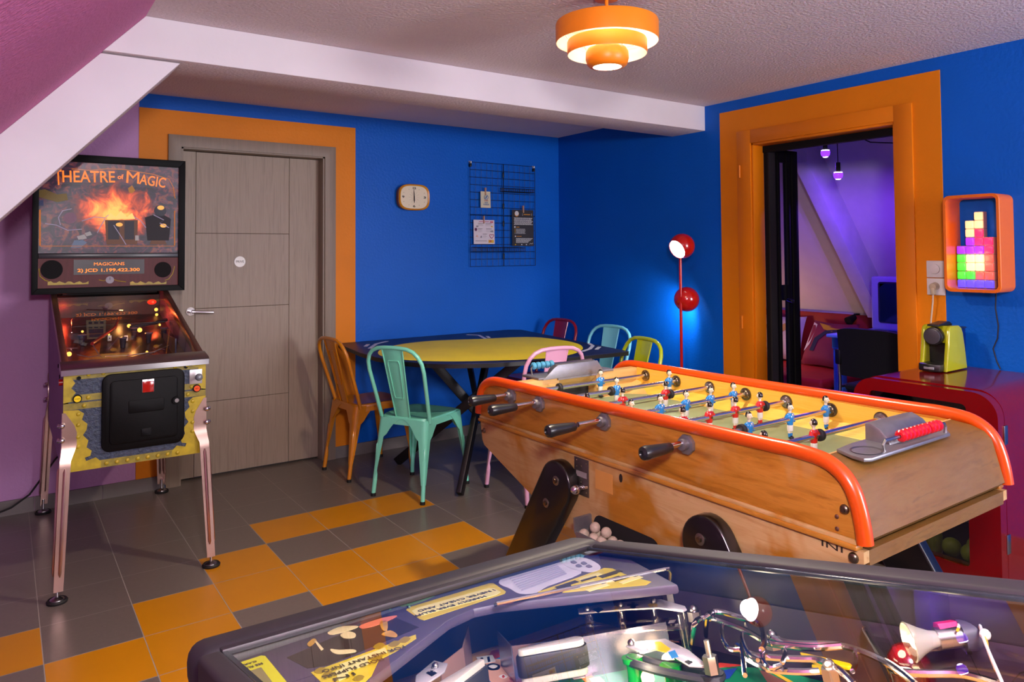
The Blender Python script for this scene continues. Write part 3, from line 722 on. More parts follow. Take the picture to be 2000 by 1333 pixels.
for px in (214, 246):
    b = B(o); p = on(px, 661, 0.02); b.box(p.x - 0.009, p.x + 0.009, p.y - 0.002, p.y + 0.002, p.z - 0.014, p.z + 0.014, M('target_white', 'cfcfcf', 0.4), 0.002); b.box(p.x - 0.003, p.x + 0.003, p.y - 0.003, p.y, p.z - 0.003, p.z + 0.003, pblack); b.done('drop_target', pf)
for pts, nm, mm, r in (([(140, 650), (140, 625), (170, 605), (240, 607)], 'habitrail', chrome, .003), ([(205, 697), (250, 695), (300, 688), (330, 676)], 'wire_ramp', chrome, .003), ([(300, 690), (312, 682), (322, 684)], 'wire_guide', chrome, .003), ([(108, 620), (110, 650), (118, 690)], 'lane_guide', M('guide_rust', '8a5434', 0.4, 0.6), .004), ([(255, 640), (300, 632), (325, 625)], 'plastic_ramp', M('ramp_smoke', '35303a', 0.2), .010), ([(180, 672), (225, 640), (232, 620)], 'plastic_ramp', M('ramp_red', '7a1414', 0.25), .008)):
    b = B(o); b.tube([on(x, y, 0.05) for x, y in pts], r, mm, 8); b.done(nm, pf)
for px, py in ((160, 675), (290, 670), (205, 618), (320, 660), (262, 660), (240, 680)):
    p = on(px, py, 0.0); b = B(o); b.cyl(p, p + Vector((0, 0, 0.05)), 0.011, M('bumper_dark', '2a2230', 0.25), 0.016); b.lathe([(0, .056), (.018, .054), (.021, .048), (.016, .046)], M('bumper_cap', '5a4a5c', 0.2), 20, Matrix.Translation(p)); b.done('bumper', pf)
# coin door
cdm = M('coin_door_black', '060506', 0.5, var=0.15, vs=30, bump=0.0003, bs=300, spec=0.12)
X0, X1, Z0, Z1 = -3.503, -3.176, 0.560, 0.890
b = B(o); b.prism(rrect(X0, X1, Z0, Z1, 0.035), 'y', YF1 - 0.014, YF1, cdm, 0.005); cdo = b.done('coin_door', t)
b = B(o); b.prism(rrect(X0 + 0.03, X1 - 0.03, Z0 + 0.03, Z1 - 0.03, 0.018), 'y', YF1 - 0.020, YF1 - 0.013, cdm, 0.003); b.prism(rrect(X0 + 0.1, X1 - 0.085, 0.715, 0.77, 0.008), 'y', YF1 - 0.022, YF1 - 0.019, cdm, 0.0015); b.prism(rrect(-3.352, -3.312, 0.61, 0.645, 0.004), 'y', YF1 - 0.0225, YF1 - 0.019, cdm, 0.0012); b.done('door_panel', cdo)
b = B(o); b.box(-3.352, -3.302, YF1 - 0.026, YF1 - 0.018, 0.80, 0.858, steel, 0.003); b.box(-3.349, -3.305, YF1 - 0.03, YF1 - 0.024, 0.801, 0.848, M('coin_red', '8f0a08', 0.15, emit=(0.8, 0.03, 0.01), es=0.1), 0.002); b.done('coin_slot', cdo)
b = B(o); b.cyl((-3.212, YF1 - 0.0135, 0.752), (-3.212, YF1 - 0.03, 0.752), 0.017, cdm, n=24); b.cyl((-3.212, YF1 - 0.03, 0.752), (-3.212, YF1 - 0.034, 0.752), 0.009, steel, n=16); b.done('lock', cdo)
for nm, x, z, col, tx in (('start_button', -3.592, 0.800, 'c9a80a', 'START'), ('buy_in_button', -3.124, 0.792, 'c2410c', 'BUY')):
    b = B(o); b.cyl((x, YF1, z), (x, YF1 - 0.010, z), 0.017, pblack, n=24); b.cyl((x, YF1 - 0.009, z), (x, YF1 - 0.013, z), 0.013, M('button_' + nm, col, 0.3, emit=lin(col)[:3], es=0.3), n=24)
    b.text(tx, 0.007, pblack, frame((x, YF1 - 0.0133, z), (1, 0, 0), (0, 0, 1)), 0.0003); b.done(nm, t)
b = B(o); b.box(-3.155, -3.100, YF1 - 0.004, YF1, 0.812, 0.878, M('plunger_plate', 'bdb9bb', 0.35, 0.6), 0.002); b.cyl((-3.124, YF1, 0.848), (-3.124, YF1 - 0.04, 0.848), 0.007, chrome); b.sph((-3.124, YF1 - 0.05, 0.848), 0.0165, M('plunger_grey', '7b8089', 0.25, 0.3)); b.done('ball_launcher', t)
for x, z in ((CX0 + 0.055, 0.885), (CX1 - 0.085, 0.893)):
    b = B(o); b.cyl((x, YF1, z), (x, YF1 - 0.006, z), 0.008, pblack); b.done('bolt', t)
b = B(o); b.cyl((CX0, YF1 + 0.055, 0.865), (CX0 - 0.014, YF1 + 0.055, 0.865), 0.013, M('flipper_button_red', 'a30d12', 0.25)); b.done('flipper_button', t)
for y, z in ((-0.93, 0.90), (-1.03, 0.865)):
    b = B(o); b.cyl((CX0, y, z), (CX0 - 0.003, y, z), 0.009, pblack); b.done('side_bolt', t)
# legs
for sx in (-1, 1):
    for fr in (1, 0):
        xk = CX0 if sx < 0 else CX1
        yk = YF1 if fr else YB1
        top = Vector((xk - sx * -0.004, yk + (-0.004 if fr else 0.004), 0.745 if fr else 0.76)); bot = Vector((xk + sx * 0.030, yk + (-0.075 if fr else 0.04), 0.045))
        ys_ = -1 if fr else 1
        b = B(o)
        def lw(v):   # wing widths: broad against the cabinet, narrow below
            return 0.012 + 0.042 * min(1, v / 0.10) if v < 0.10 else 0.054 if v < 0.2 else 0.054 - 0.014 * min(1, (v - 0.2) / 0.08) if v < 0.28 else 0.040 - 0.008 * (v - 0.28)
        def legp(u, v):
            c = top.lerp(bot, v); 
            if v < 0.28: c = Vector((xk + sx * 0.004, yk + ys_ * 0.004, c.z)).lerp(c, max(0, (v - 0.2) / 0.08))
            wd = lw(v); a = (u - 0.5) * 2
            px_ = -(-a) * wd if a < 0 else 0; py__ = a * wd if a > 0 else 0
            return Vector((c.x - sx * (-px_ if a < 0 else 0), c.y - ys_ * py__, c.z))
        b.grid(legp, 8, 25, rosy, 0.003)
        # ribbed channel pressed in the outer face
        cen = [top.lerp(bot, q) + Vector((-sx * 0.020, ys_ * 0.002, 0)) for q in (0.32, 0.34, 0.9, 0.92)]
        b.tube(cen, [0.002, 0.0065, 0.0065, 0.002], rosy, 8)
        cen = [top.lerp(bot, q) + Vector((sx * 0.002, -ys_ * 0.020, 0)) for q in (0.32, 0.34, 0.9, 0.92)]
        b.tube(cen, [0.002, 0.0065, 0.0065, 0.002], rosy, 8)
        L = b.done('leg', t)
        b = B(o)
        for z in (0.635, 0.695) if fr else (0.62, 0.70):
            b.sph((xk + sx * 0.004, yk + ys_ * 0.012, z), 0.0115, chrome, (1, 0.8, 1), 12); b.cyl((xk + sx * 0.004, yk, z), (xk + sx * 0.012, yk + ys_ * 0.012, z), 0.009, chrome)
            b.sph((xk + sx * 0.014, yk + ys_ * 0.003, z), 0.0105, chrome, (0.8, 1, 1), 12)
        b.done('leg_bolts', L)
        b = B(o); fc = Vector((bot.x - sx * 0.014, bot.y - ys_ * 0.014, 0))
        b.cyl(fc + Vector((0, 0, 0.015)), fc + Vector((0, 0, 0.075)), 0.006, chrome); b.lathe([(0, 0.024), (0.012, 0.023), (0.026, 0.014), (0.028, 0.008), (0, 0.008)], steel, 28, Matrix.Translation(fc)); b.lathe([(0, 0.0), (0.037, 0.0), (0.039, 0.008), (0.034, 0.014), (0.026, 0.012), (0, 0.012)], M('foot_rubber', '121012', 0.6), 28, Matrix.Translation(fc))
        b.done('foot', L)
# backbox
YH = -0.285
def hp(px, py, dy=0.0): return at(px, py, y=YH - 0.08 * 0.0 + dy)
HX0, HX1, HZ0, HZ1 = -3.733, -2.995, 1.196, 1.942
b = B(o); b.box(HX0 + 0.012, HX1 - 0.012, YH + 0.02, -0.05, HZ0 - 0.0, HZ1 - 0.01, pblack); b.box(CX0 + 0.05, CX1 - 0.05, -0.27, -0.07, 1.188, HZ0 + 0.01, pblack)
b.done('backbox', t)
b = B(o); Yf = YH - 0.004
def mitre(x0, x1, z0, z1, l, r, tp, bt):
    for P in ([(x0, z0), (x0, z1), (x0 + l, z1 - tp), (x0 + l, z0 + bt)], [(x1, z0), (x1, z1), (x1 - r, z1 - tp), (x1 - r, z0 + bt)], [(x0, z1), (x1, z1), (x1 - r, z1 - tp), (x0 + l, z1 - tp)], [(x0, z0), (x1, z0), (x1 - r, z0 + bt), (x0 + l, z0 + bt)]): b.prism(P, 'y', Yf - 0.012, YH + 0.02, pblack, 0.002)
mitre(HX0, HX1, HZ0, HZ1, 0.028, 0.034, 0.04, 0.032)
b.box(HX0 + 0.028, HX1 - 0.034, Yf - 0.008, YH + 0.01, 1.384, 1.412, M('divider_grey', '2b2b30', 0.3), 0.004); b.done('backbox_frame', t)
GX0, GX1 = HX0 + 0.028, HX1 - 0.034
# backglass: origin of the part at picture centre so the fire sits in the middle
gc = Vector(((GX0 + GX1) / 2, YH, 1.655))
b = B(gc); b.box(GX0, GX1, YH - 0.001, YH + 0.004, 1.412, HZ1 - 0.04, decal_fire('backglass_art')); bg = b.done('backglass', t); bg.location = gc - o
def bx(px, py): p = at(px, py, y=YH - 0.002); return (p.x, p.z)
ored = glow('title_orange', (0.9, 0.17, 0.01), 1.1); opk = glow('line_orange', (0.8, 0.22, 0.03), 0.45); orb = M('orb_gold', 'd98a1c', 0.3, emit=(0.9, 0.45, 0.05), es=0.5); pal = M('pale_smoke', '9a93a8', 0.4, emit=(0.4, 0.35, 0.5), es=0.25)
b = B(gc)
def word(s, px0, px1, py, h, m, tilt=0.0, bold=0.0010):
    p0 = bx(px0, py); p1 = bx(px1, py + tilt); c = ((p0[0] + p1[0]) / 2, YH - 0.0022, (p0[1] + p1[1]) / 2)
    b.text(s, h, m, frame(c, (p1[0] - p0[0], 0, p1[1] - p0[1]), (0, 0, 1)), 0.0005, (p1[0] - p0[0]), bold)
word('T', 107, 121, 348, 0.12, ored); word('HEATRE', 121, 224, 346, 0.088, ored, 1); word('of', 229, 241, 346, 0.035, ored); word('M', 247, 272, 347, 0.098, ored, 2, 0.0); word('AGIC', 273, 324, 351, 0.08, ored, 8)
def line(pts, r, m): b.tube([(*[bx(*p)[0]], YH - 0.0025, bx(*p)[1]) for p in pts], r, m, 6)
line([(140, 330), (175, 333), (210, 330), (240, 331), (270, 336), (300, 341), (330, 350), (338, 365), (342, 388)], 0.0022, opk)
line([(78, 410), (78, 480)], 0.004, opk); line([(341, 412), (341, 480)], 0.003, opk); line([(78, 481), (341, 481)], 0.0015, opk)
for pts in ([(88, 437), (110, 440), (132, 450), (160, 448)], [(118, 440), (114, 425), (122, 412), (140, 408)], [(160, 432), (185, 424), (205, 426), (212, 420)], [(262, 424), (275, 432), (285, 445)], [(300, 420), (320, 430), (312, 436), (330, 445)], [(205, 428), (195, 445), (190, 455)], [(222, 440), (235, 460), (246, 478)]): line(pts, 0.0022, pal)
def disc(px, py, r, m, sy=1.0, dy=0.003):
    x, z = bx(px, py); b.prism([(x + r * math.cos(a / 12 * math.pi), z + r * sy * math.sin(a / 12 * math.pi)) for a in range(24)], 'y', YH - dy, YH - 0.001, m)
disc(313, 412, 0.032, M('orb_dark', '1a2230', 0.2), 1, 0.0022); disc(314, 406, 0.018, orb, 0.7); disc(233, 439, 0.017, orb, 0.65); disc(319, 441, 0.017, orb, 0.65); disc(137, 426, 0.03, M('silk_pink', '8a6478', 0.5), 1.0)
def pp(pts, m, dy=0.0024): b.prism([bx(*p) for p in pts], 'y', YH - dy, YH - 0.001, m)
gold = M('frame_gold_print', '6b4014', 0.5); dk = M('cabinet_dark_print', '121524', 0.5)
pp([(205, 430), (269, 430), (268, 478), (208, 478)], gold, 0.0021); pp([(211, 432), (233, 432), (233, 468), (211, 468)], dk, .0026); pp([(243, 432), (262, 432), (262, 468), (243, 468)], dk, .0026)
wc = M('card_white', 'b5b7b2', 0.5)
pp([(150, 462), (165, 458), (170, 466), (154, 470)], wc); pp([(165, 456), (176, 452), (180, 459), (169, 462)], wc); pp([(264, 460), (271, 460), (271, 470), (264, 470)], wc)
pp([(138, 484), (145, 470), (160, 468), (170, 474), (158, 484)], M('rabbit_blue', '6d87a0', 0.5)); pp([(70, 391), (85, 391), (85, 402), (70, 402)], M('jar_blue', '27406e', 0.5))
pp([(72, 372), (88, 370), (112, 380), (130, 378), (133, 391), (112, 395), (86, 388), (72, 384)], M('ribbon_gold', '7d6a1c', 0.5)); 
pp([(283, 425), (300, 420), (320, 420), (334, 428), (330, 470), (288, 470)], M('velvet_black', '07070d', 0.6), 0.0021)
pp([(296, 470), (322, 470), (326, 478), (292, 478)], gold, 0.0023)
pp([(250, 368), (258, 362), (264, 372), (258, 378), (252, 376)], M('bird_gold', 'c78a1c', 0.5))
pp([(208, 428), (216, 416), (226, 424), (236, 412), (248, 424), (258, 416), (264, 428)], M('flame_core', 'e0a05a', 0.5, emit=(1, 0.5, 0.12), es=0.7), 0.003)
bp = b.done('backglass_picture', bg); bp.location = (0, 0, 0)
b = B(o); b.poly([(GX0, YH - 0.008, 1.412), (GX1, YH - 0.008, 1.412), (GX1, YH - 0.008, HZ1 - 0.04), (GX0, YH - 0.008, HZ1 - 0.04)], glass('backbox_glass', (1, 1, 1), 0.05)); b.done('backbox_pane', t)
# speaker panel with score display
b = B(o); curt = M('curtain_print', '240a12', 0.6, var=0.6, vs=20, stretch=(3, 1, 0.4), emit=(0.2, 0.03, 0.03), es=0.2)
b.box(GX0, GX1, YH - 0.002, YH + 0.004, HZ0 + 0.032, 1.384, curt)
sp_ = b.done('speaker_panel', t)
b = B(o)
for a0, a1 in ((93, 173), (254, 325)):
    q = []; n = 14
    for k in range(n + 1): x, z = bx(a0 + (a1 - a0) * k / n, 553); q.append((x, z + 0.006 * math.sin(k * 1.9)))
    b.prism([(q[0][0], q[0][1] - 0.012)] + [(q[-1][0], q[-1][1] - 0.012)] + [(x, z + 0.004) for x, z in q[::-1]], 'y', YH - 0.003, YH - 0.001, brassy)
for pts in ([(76, 525), (78, 540), (88, 548), (95, 550)], [(341, 520), (337, 535), (330, 545), (322, 548)], [(193, 547), (203, 549), (208, 546)], [(222, 546), (230, 549), (246, 551)]):
    b.tube([(bx(*p)[0], YH - 0.002, bx(*p)[1]) for p in pts], 0.0022, brassy, 6)
b.done('gold_fringe', sp_)
for px, r in ((101, 0.050), (318, 0.044)):
    x, z = bx(px, 527); b = B(o); b.cyl((x, YH - 0.001, z), (x, YH - 0.006, z), r, M('speaker_cloth', '0c0c0e', 0.95, var=0.2, vs=300), n=40); b.done('speaker_grille', sp_)
x, z = bx(214.5, 547); b = B(o); b.cyl((x, YH - 0.001, z), (x, YH - 0.005, z), 0.020, M('dial_pale', '8c8796', 0.4), n=32); b.box(x - 0.001, x + 0.001, YH - 0.006, YH - 0.004, z, z + 0.014, pblack); b.done('dial', sp_)
x0, z0 = bx(143.6, 537.5); x1, z1 = bx(282, 506.5)
b = B(o); b.box(x0, x1, YH - 0.004, YH, z0, z1, M('display_grey', '343034', 0.3)); dm = glow('plasma_orange', (1.0, 0.20, 0.012), 1.35)
cx_ = (x0 + x1) / 2
b.text('MAGICIANS', 0.024, dm, frame((cx_ - 0.003, YH - 0.0045, bx(214, 516)[1]), (1, 0, 0), (0, 0, 1)), 0.0005, 0.147, 0.0); b.text('2) JCD 1.199.422.300', 0.024, dm, frame((cx_ - 0.003, YH - 0.0045, bx(214, 528)[1]), (1, 0, 0), (0, 0, 1)), 0.0005, 0.30, 0.0004); b.done('score_display', sp_)
t2 = B(); t2.tube([(-3.42, -0.03, 0.46), (-3.60, -0.02, 0.27), (-3.72, -0.03, 0.10), (-3.80, -0.04, 0.05), (-3.95, -0.06, 0.012), (-4.6, -0.12, 0.006)], 0.005, M('cable_black', '0c0c0c', 0.5), 8)
tag(t2.done('power_cable'), 'black cable running behind the standing pinball machine along the skirting', 'cable')
# ------------------------------------------------------------------ football table
XN, XF, YA, YZ = -2.193, -1.42, -2.205, -3.88
ZL, ZM, RODZ, FZ = 0.715, 0.692, 0.838, 0.768
amber = wood('amber_oak', ['8a5210', 'a86a18', 'b87a28', '965c12'], (14, 1.2, 9), 3.2, 0.42, ('ad8454', 'bc9668'), 2.4, (0.55, 0.72), coat=0.15)
worn = wood('worn_oak', ['a87c46', 'bb9560', 'bf9c6a', '9c703a'], (14, 1.2, 9), 3.0, 0.5, ('a0660f', 'b0741c'), 2.6, (0.50, 0.60))
endw = wood('end_oak', ['644312', '714c19', '75521f', '593b12'], (1.4, 7, 7), 5.0, 0.5, ('775830', '684824'), 3.5, (0.45, 0.75))
ylw = wood('yellow_ply', ['d8a32c', 'e3b344', 'dba838'], (14, 1.0, 14), 3.0, 0.4, coat=0.1)
palew = wood('pale_ply', ['c79a55', 'd4ab6c'], (1.5, 12, 12), 3.0, 0.45)
railo = M('rail_orange', 'd24a04', 0.28, var=0.04, vs=3, coat=0.3)
alu = M('cast_alu', '8f8d92', 0.42, 0.75, var=0.08, vs=30, bump=0.0003, bs=200)
brass = M('old_steel', '7d705c', 0.3, 1.0, var=0.2, vs=30)
blkp = M('black_lacquer', '0d0b0b', 0.28, var=0.1, coat=0.3); blkm = M('black_rubber', '151417', 0.6)
t = thing('football_table', 'oak football table with orange rails and red and blue players on steel rods', 'football table', (-1.8, -3.04, 0)); ft = t; o = t.location.copy()
# lower body
low = [(YA, ZM), (YA - 0.015, 0.615), (YA - 0.03, 0.595), (-2.72, 0.42), (-3.36, 0.42), (YZ + 0.03, 0.652), (YZ, 0.664), (YZ, ZM)]
b = B(o); b.prism(low, 'x', XN, XN + 0.025, worn, 0.002); b.done('side_board', t)
b = B(o); b.prism(low, 'x', XF - 0.025, XF, worn, 0.002); b.done('side_board', t)
b = B(o); b.box(XN + 0.025, XF - 0.025, YZ, YZ + 0.022, 0.655, ZM, endw); b.box(XN + 0.025, XF - 0.025, YA - 0.022, YA, 0.60, ZM, endw)
for (ya, za), (yb_, zb_) in (((YA - 0.03, 0.595), (-2.72, 0.42)), ((-2.72, 0.42), (-3.36, 0.42)), ((-3.36, 0.42), (YZ + 0.03, 0.652))):
    b.prism([(ya, za), (yb_, zb_), (yb_, zb_ + 0.02), (ya, za + 0.02)], 'x', XN + 0.025, XF - 0.025, endw)
b.done('base_boards', t)
# ledge moulding
b = B(o)
for x0, x1 in ((XN - 0.012, XN + 0.02), (XF - 0.02, XF + 0.012)):
    b.box(x0, x1, YZ + 0.012, YA, ZM, ZL - 0.010, amber, 0.004); b.box(x0 + (0.006 if x0 < -2 else 0), x1 - (0 if x0 < -2 else 0.006), YZ + 0.016, YA - 0.002, ZL - 0.012, ZL, worn, 0.003)
b.done('ledge_moulding', t)
# upper sides under the rail
prof = [(YA, ZL), (YA - 0.01, 0.77), (YA - 0.03, 0.82), (YA - 0.075, 0.851), (-2.40, 0.862), (-3.62, 0.874), (-3.70, 0.875), (-3.772, 0.868), (-3.812, 0.85), (-3.837, 0.825), (-3.851, 0.79), (-3.861, 0.75), (YZ + 0.014, ZL)]
b = B(o); b.prism(prof, 'x', XN, XN + 0.028, amber, 0.002); b.done('top_side', t)
b = B(o); b.prism(prof, 'x', XF - 0.028, XF, amber, 0.002); b.done('top_side', t)
path = [(YA + 0.012, 0.722), (YA + 0.006, 0.775), (YA - 0.012, 0.822), (YA - 0.045, 0.852), (YA - 0.10, 0.869), (-2.40, 0.873), (-2.8, 0.875), (-3.4, 0.884), (-3.62, 0.888), (-3.70, 0.890), (-3.778, 0.884), (-3.824, 0.864), (-3.851, 0.834), (-3.866, 0.795), (-3.876, 0.750), (-3.881, 0.710)]
def smooth_path(p, n=4):
    out = []
    for i in range(len(p) - 1):
        a, b_, c, d = [Vector(p[max(0, min(len(p) - 1, i + k))]) for k in (-1, 0, 1, 2)]
        for k in range(n):
            s = k / n; out.append(0.5 * ((2 * b_) + (c - a) * s + (2 * a - 5 * b_ + 4 * c - d) * s * s + (3 * b_ - a - 3 * c + d) * s ** 3))
    out.append(Vector(p[-1])); return out
sm = smooth_path(path)
for x in (XN + 0.005, XF - 0.005):
    b = B(o); b.tube([(x, p.x, p.y) for p in sm], 0.0195, railo, 16); b.done('rail', t)
# inner box: field, walls, bands
fx0, fx1, fy0, fy1 = XN + 0.028, XF - 0.028, -2.385, -3.742
fld = M('field_green', '7d8a66', 0.5, var=0.1, vs=6)
b = B(o); b.box(fx0, fx1, fy1, fy0, FZ - 0.02, FZ, fld); fo = b.done('playing_field', t)
b = B(o)
for x0, s in ((fx0, 1), (fx1, -1)): b.prism([(x0, FZ), (x0 + s * 0.055, FZ), (x0 + s * 0.010, FZ + 0.035), (x0, FZ + 0.035)], 'y', fy1, fy0, ylw)
for y0, s in ((fy0, -1), (fy1, 1)):
    for a, c in ((fx0, -1.91), (-1.70, fx1)): b.prism([(y0, FZ), (y0 + s * 0.05, FZ), (y0 + s * 0.01, FZ + 0.035), (y0, FZ + 0.035)], 'x', a, c, palew)
for cx0, sx in ((fx0, 1), (fx1, -1)):
    for cy0, sy in ((fy0, -1), (fy1, 1)):
        tt = bmesh.new(); q = [(cx0, cy0, FZ), (cx0 + sx * 0.17, cy0, FZ), (cx0, cy0 + sy * 0.17, FZ), (cx0, cy0, FZ + 0.045)]
        vv = [tt.verts.new(p) for p in q]
        for f in ((0, 1, 2), (0, 1, 3), (0, 2, 3), (1, 2, 3)): tt.faces.new([vv[k] for k in f])
        bmesh.ops.recalc_face_normals(tt, faces=tt.faces[:]); b.take(tt, palew)
b.done('sloped_bands', t)
b = B(o); b.box(fx0, fx0 + 0.006, fy1, fy0, FZ, 0.862, ylw); b.done('inner_lining', t)
b = B(o); b.box(fx1 - 0.006, fx1, fy1, fy0, FZ, 0.868, ylw); b.done('inner_lining', t)
# end boxes
for nm, yi, yo, s in (('goal_end', fy0, YA, 1), ('goal_end', fy1, YZ, -1)):
    b = B(o); top = 0.876 if s < 0 else 0.866
    pr_ = [(yi, ZL - 0.02), (yi, top), (yi + 0.045, top), (yi + 0.065, top - 0.008), (yo - 0.004, ZL - 0.004), (yo - 0.02, ZL - 0.02)] if s > 0 else [(yi, ZL - 0.02), (yi, top), (-3.80, top - 0.006), (-3.835, top - 0.018), (-3.855, top - 0.038), (YZ - 0.006, ZL + 0.004), (YZ + 0.02, ZL - 0.02)]
    m = palew if s > 0 else endw
    for a, c in ((fx0, -1.91), (-1.70, fx1)): b.prism(pr_, 'x', a, c, m)
    b.prism([(yi, 0.858), (yi, top)] + pr_[2:], 'x', -1.91, -1.70, m)
    b.box(-1.91, -1.70, yi, yi + s * 0.06, FZ - 0.02, FZ, fld); b.box(-1.91, -1.70, yi + s * 0.055, yi + s * 0.06, FZ, 0.86, M('goal_back_grey', '3a3a3c', 0.6, 0.4))  # dark grey plate closes the back of the goal
    if s < 0: b.box(fx0, fx1, yi - 0.001, yi + 0.004, top - 0.003, top + 0.001, palew)
    if s > 0: b.box(fx0, fx1, yi - 0.002, yi - 0.0005, FZ + 0.03, top, ylw) if False else None
    b.done(nm, t)
    # cast goal hood with score wire and beads
    b = B(o); c = -1.86; yb_ = yi + s * 0.02
    base = [(-2.075, -3.745), (-2.10, -3.80), (-2.105, -3.835), (-2.085, -3.845), (-1.67, -3.840), (-1.615, -3.80), (-1.615, -3.73), (-1.99, -3.735)]
    if s > 0: base = [(-2.02, yi - 0.003), (-2.02, yi + 0.115), (-1.60, yi + 0.115), (-1.60, yi - 0.003)]
    b.prism(base, 'z', top, top + 0.010, alu, 0.003)
    h0, h1 = (-1.93, -1.70) if s < 0 else (-1.925, -1.70)
    hood = [(yi - s * 0.004, top), (yi - s * 0.004, top + 0.054), (yi + s * 0.012, top + 0.058), (yi + s * 0.04, top + 0.046), (yi + s * 0.06, top + 0.026), (yi + s * 0.07, top)]
    b.prism(hood, 'x', h0, h1, alu, 0.006)
    if s > 0:
        b.prism([(-2.0, top), (-1.66, top), (-1.695, top + 0.05), (-1.70, top + 0.056), (-1.92, top + 0.056), (-1.94, top + 0.045)], 'y', yi - 0.008, yi - 0.002, alu, 0.001)
        b.prism([(-1.92, 0.858), (-1.70, 0.858), (-1.70, top), (-1.92, top)], 'y', yi - 0.008, yi - 0.002, alu)
    if s < 0: b.lathe([(0.001, -0.006), (0.03, -0.003), (0.042, 0.003), (0.046, 0.004)], M('alu_dish', '8f8c92', 0.3, 0.95), 24, Matrix.Translation((-2.035, yi + s * 0.06, top + 0.008)) @ Matrix.Diagonal((1, 0.8, 1, 1)))
    hd = b.done('goal_hood', t)
    wy = yi + s * (0.088 if s < 0 else 0.092); wx0, wx1 = (-2.005, -1.675) if s < 0 else (-1.99, -1.64)
    wz = top + (0.036 if s < 0 else 0.045)
    b = B(o); b.tube([(wx0 + 0.006, wy, top + 0.008), (wx0, wy, wz - 0.01), (wx0 + 0.008, wy, wz), (wx1 - 0.008, wy, wz), (wx1, wy, wz - 0.01), (wx1 - 0.004, wy, top + 0.008)], 0.0042, steel, 10); wr = b.done('score_wire', t)
    bm_ = M('bead_red', 'c20f1c', 0.25, coat=0.4) if s < 0 else M('bead_blue', '4a93b4', 0.25, coat=0.4)
    pos = [(-1.915 + k * 0.0205) for k in range(7)] + [(-1.915 + 7 * 0.0205 + 0.008 + k * 0.0205) for k in range(3)] if s < 0 else [(-1.975 + k * 0.024) for k in range(5)]
    first = None
    for x in pos:
        if first is None:
            b = B(); b.lathe([(0.005, -0.0105), (0.011, -0.0095), (0.0158, -0.004), (0.0158, 0.004), (0.011, 0.0095), (0.005, 0.0105)], bm_, 20, Matrix.Rotation(R(90), 4, 'Y'), True)
            first = b.done('score_bead', wr); q = first
        else:
            q = first.copy(); COL.objects.link(q)
        q.location = Vector((x, wy, wz)) - o
# players
skin = M('player_skin', 'd9cdb4', 0.35, coat=0.3); hair = M('player_hair', '0d0a0a', 0.3, coat=0.4); wht = M('player_white', 'd6d3c9', 0.35, coat=0.3); shoe = M('player_shoe', '141414', 0.3)
def player_mesh(nm, col):
    m = M('player_' + nm, col, 0.3, coat=0.4); b = B()
    # faces +x locally; rod runs along local y through the chest at z = 0
    def body(prof, mm, n=14):     # prof: (z, half width y, half depth x, x offset)
        b.grid(lambda u, v: (lambda q: Vector((q[3] + q[2] * math.cos(2 * math.pi * u), q[1] * math.sin(2 * math.pi * u), q[0])))(prof[min(len(prof) - 1, int(round(v * (len(prof) - 1))))]), n, len(prof) - 1, mm, 0, True)
    body([(-0.020, .002, .002, 0), (-0.020, .0115, .0085, 0), (-0.012, .0128, .0098, 0), (0.002, .0150, .0115, .001), (0.010, .0160, .0115, .001), (0.0165, .0145, .0090, 0), (0.0205, .009, .006, 0), (0.021, .002, .002, 0)], m)
    for s in (-1, 1):   # short folded arms
        b.tube([(0.0, s * .0135, .0155), (-0.002, s * .0185, .007), (0.001, s * .0185, -.003), (0.005, s * .015, -.009)], [.005, .0062, .0058, .0045], m, 10)
    body([(0.019, .002, .002, 0), (0.019, .0052, .005, 0), (0.025, .0048, .0048, .0), (0.029, .0050, .0050, .001)], skin, 12)
    b.sph((0.001, 0, 0.0395), 0.0105, skin, (1.0, 0.82, 1.18), 14)
    b.tube([(0.0105, 0, 0.042), (0.0135, 0, 0.0375), (0.0105, 0, 0.036)], [.0014, .0022, .0014], skin, 6)
    for s in (-1, 1): b.sph((0.0095, s * .0036, 0.0415), 0.0013, hair, (1, 1, 1), 6); b.sph((0.0, s * .0086, 0.039), 0.0022, skin, (1, .6, 1.3), 6)
    b.box(0.0088, 0.0108, -0.0025, 0.0025, 0.0325, 0.0336, M('player_mouth', '7a2f28', 0.4))
    t_ = bmesh.new(); bmesh.ops.create_uvsphere(t_, u_segments=16, v_segments=10, radius=0.0114)
    for v in t_.verts: v.co = Vector((v.co.x * 1.02 - 0.0006, v.co.y * 0.86, v.co.z * 1.2 + 0.0402))
    kill = [v for v in t_.verts if v.co.z < 0.0335 or (v.co.x > 0.0035 and v.co.z < 0.0478) or (v.co.x > 0.001 and v.co.z < 0.042)]
    bmesh.ops.delete(t_, geom=kill, context='VERTS'); b.take(t_, hair)
    # collar, shorts, legs
    b.poly([(0.0098, -.0045, .019), (0.0118, 0, .0105), (0.0098, .0045, .019)], wht)
    body([(-0.0185, .0118, .0088, 0), (-0.024, .0122, .0092, 0), (-0.031, .0118, .009, 0), (-0.0385, .0112, .0085, 0), (-0.0385, .002, .002, 0)], wht)
    for s in (-1, 1):
        b.tube([(0, s * .0052, -.034), (0, s * .0052, -.0425), (0, s * .005, -.047)], [.0050, .0042, .0040], skin, 10)
        b.tube([(0, s * .005, -.046), (0, s * .005, -.052), (0, s * .005, -.058)], [.0047, .0047, .0040], m, 10)
        b.sph((0.0035, s * .0045, -.0605), 0.0055, shoe, (1.35, .85, .9), 10)
    b.sph((0.002, 0, -.0605), 0.0068, shoe, (1.0, 1.3, .9), 10)
    b.cyl((-.011, 0, 0.0), (-.0135, 0, 0.0), .0042, brass, n=12)
    return b.done('player')
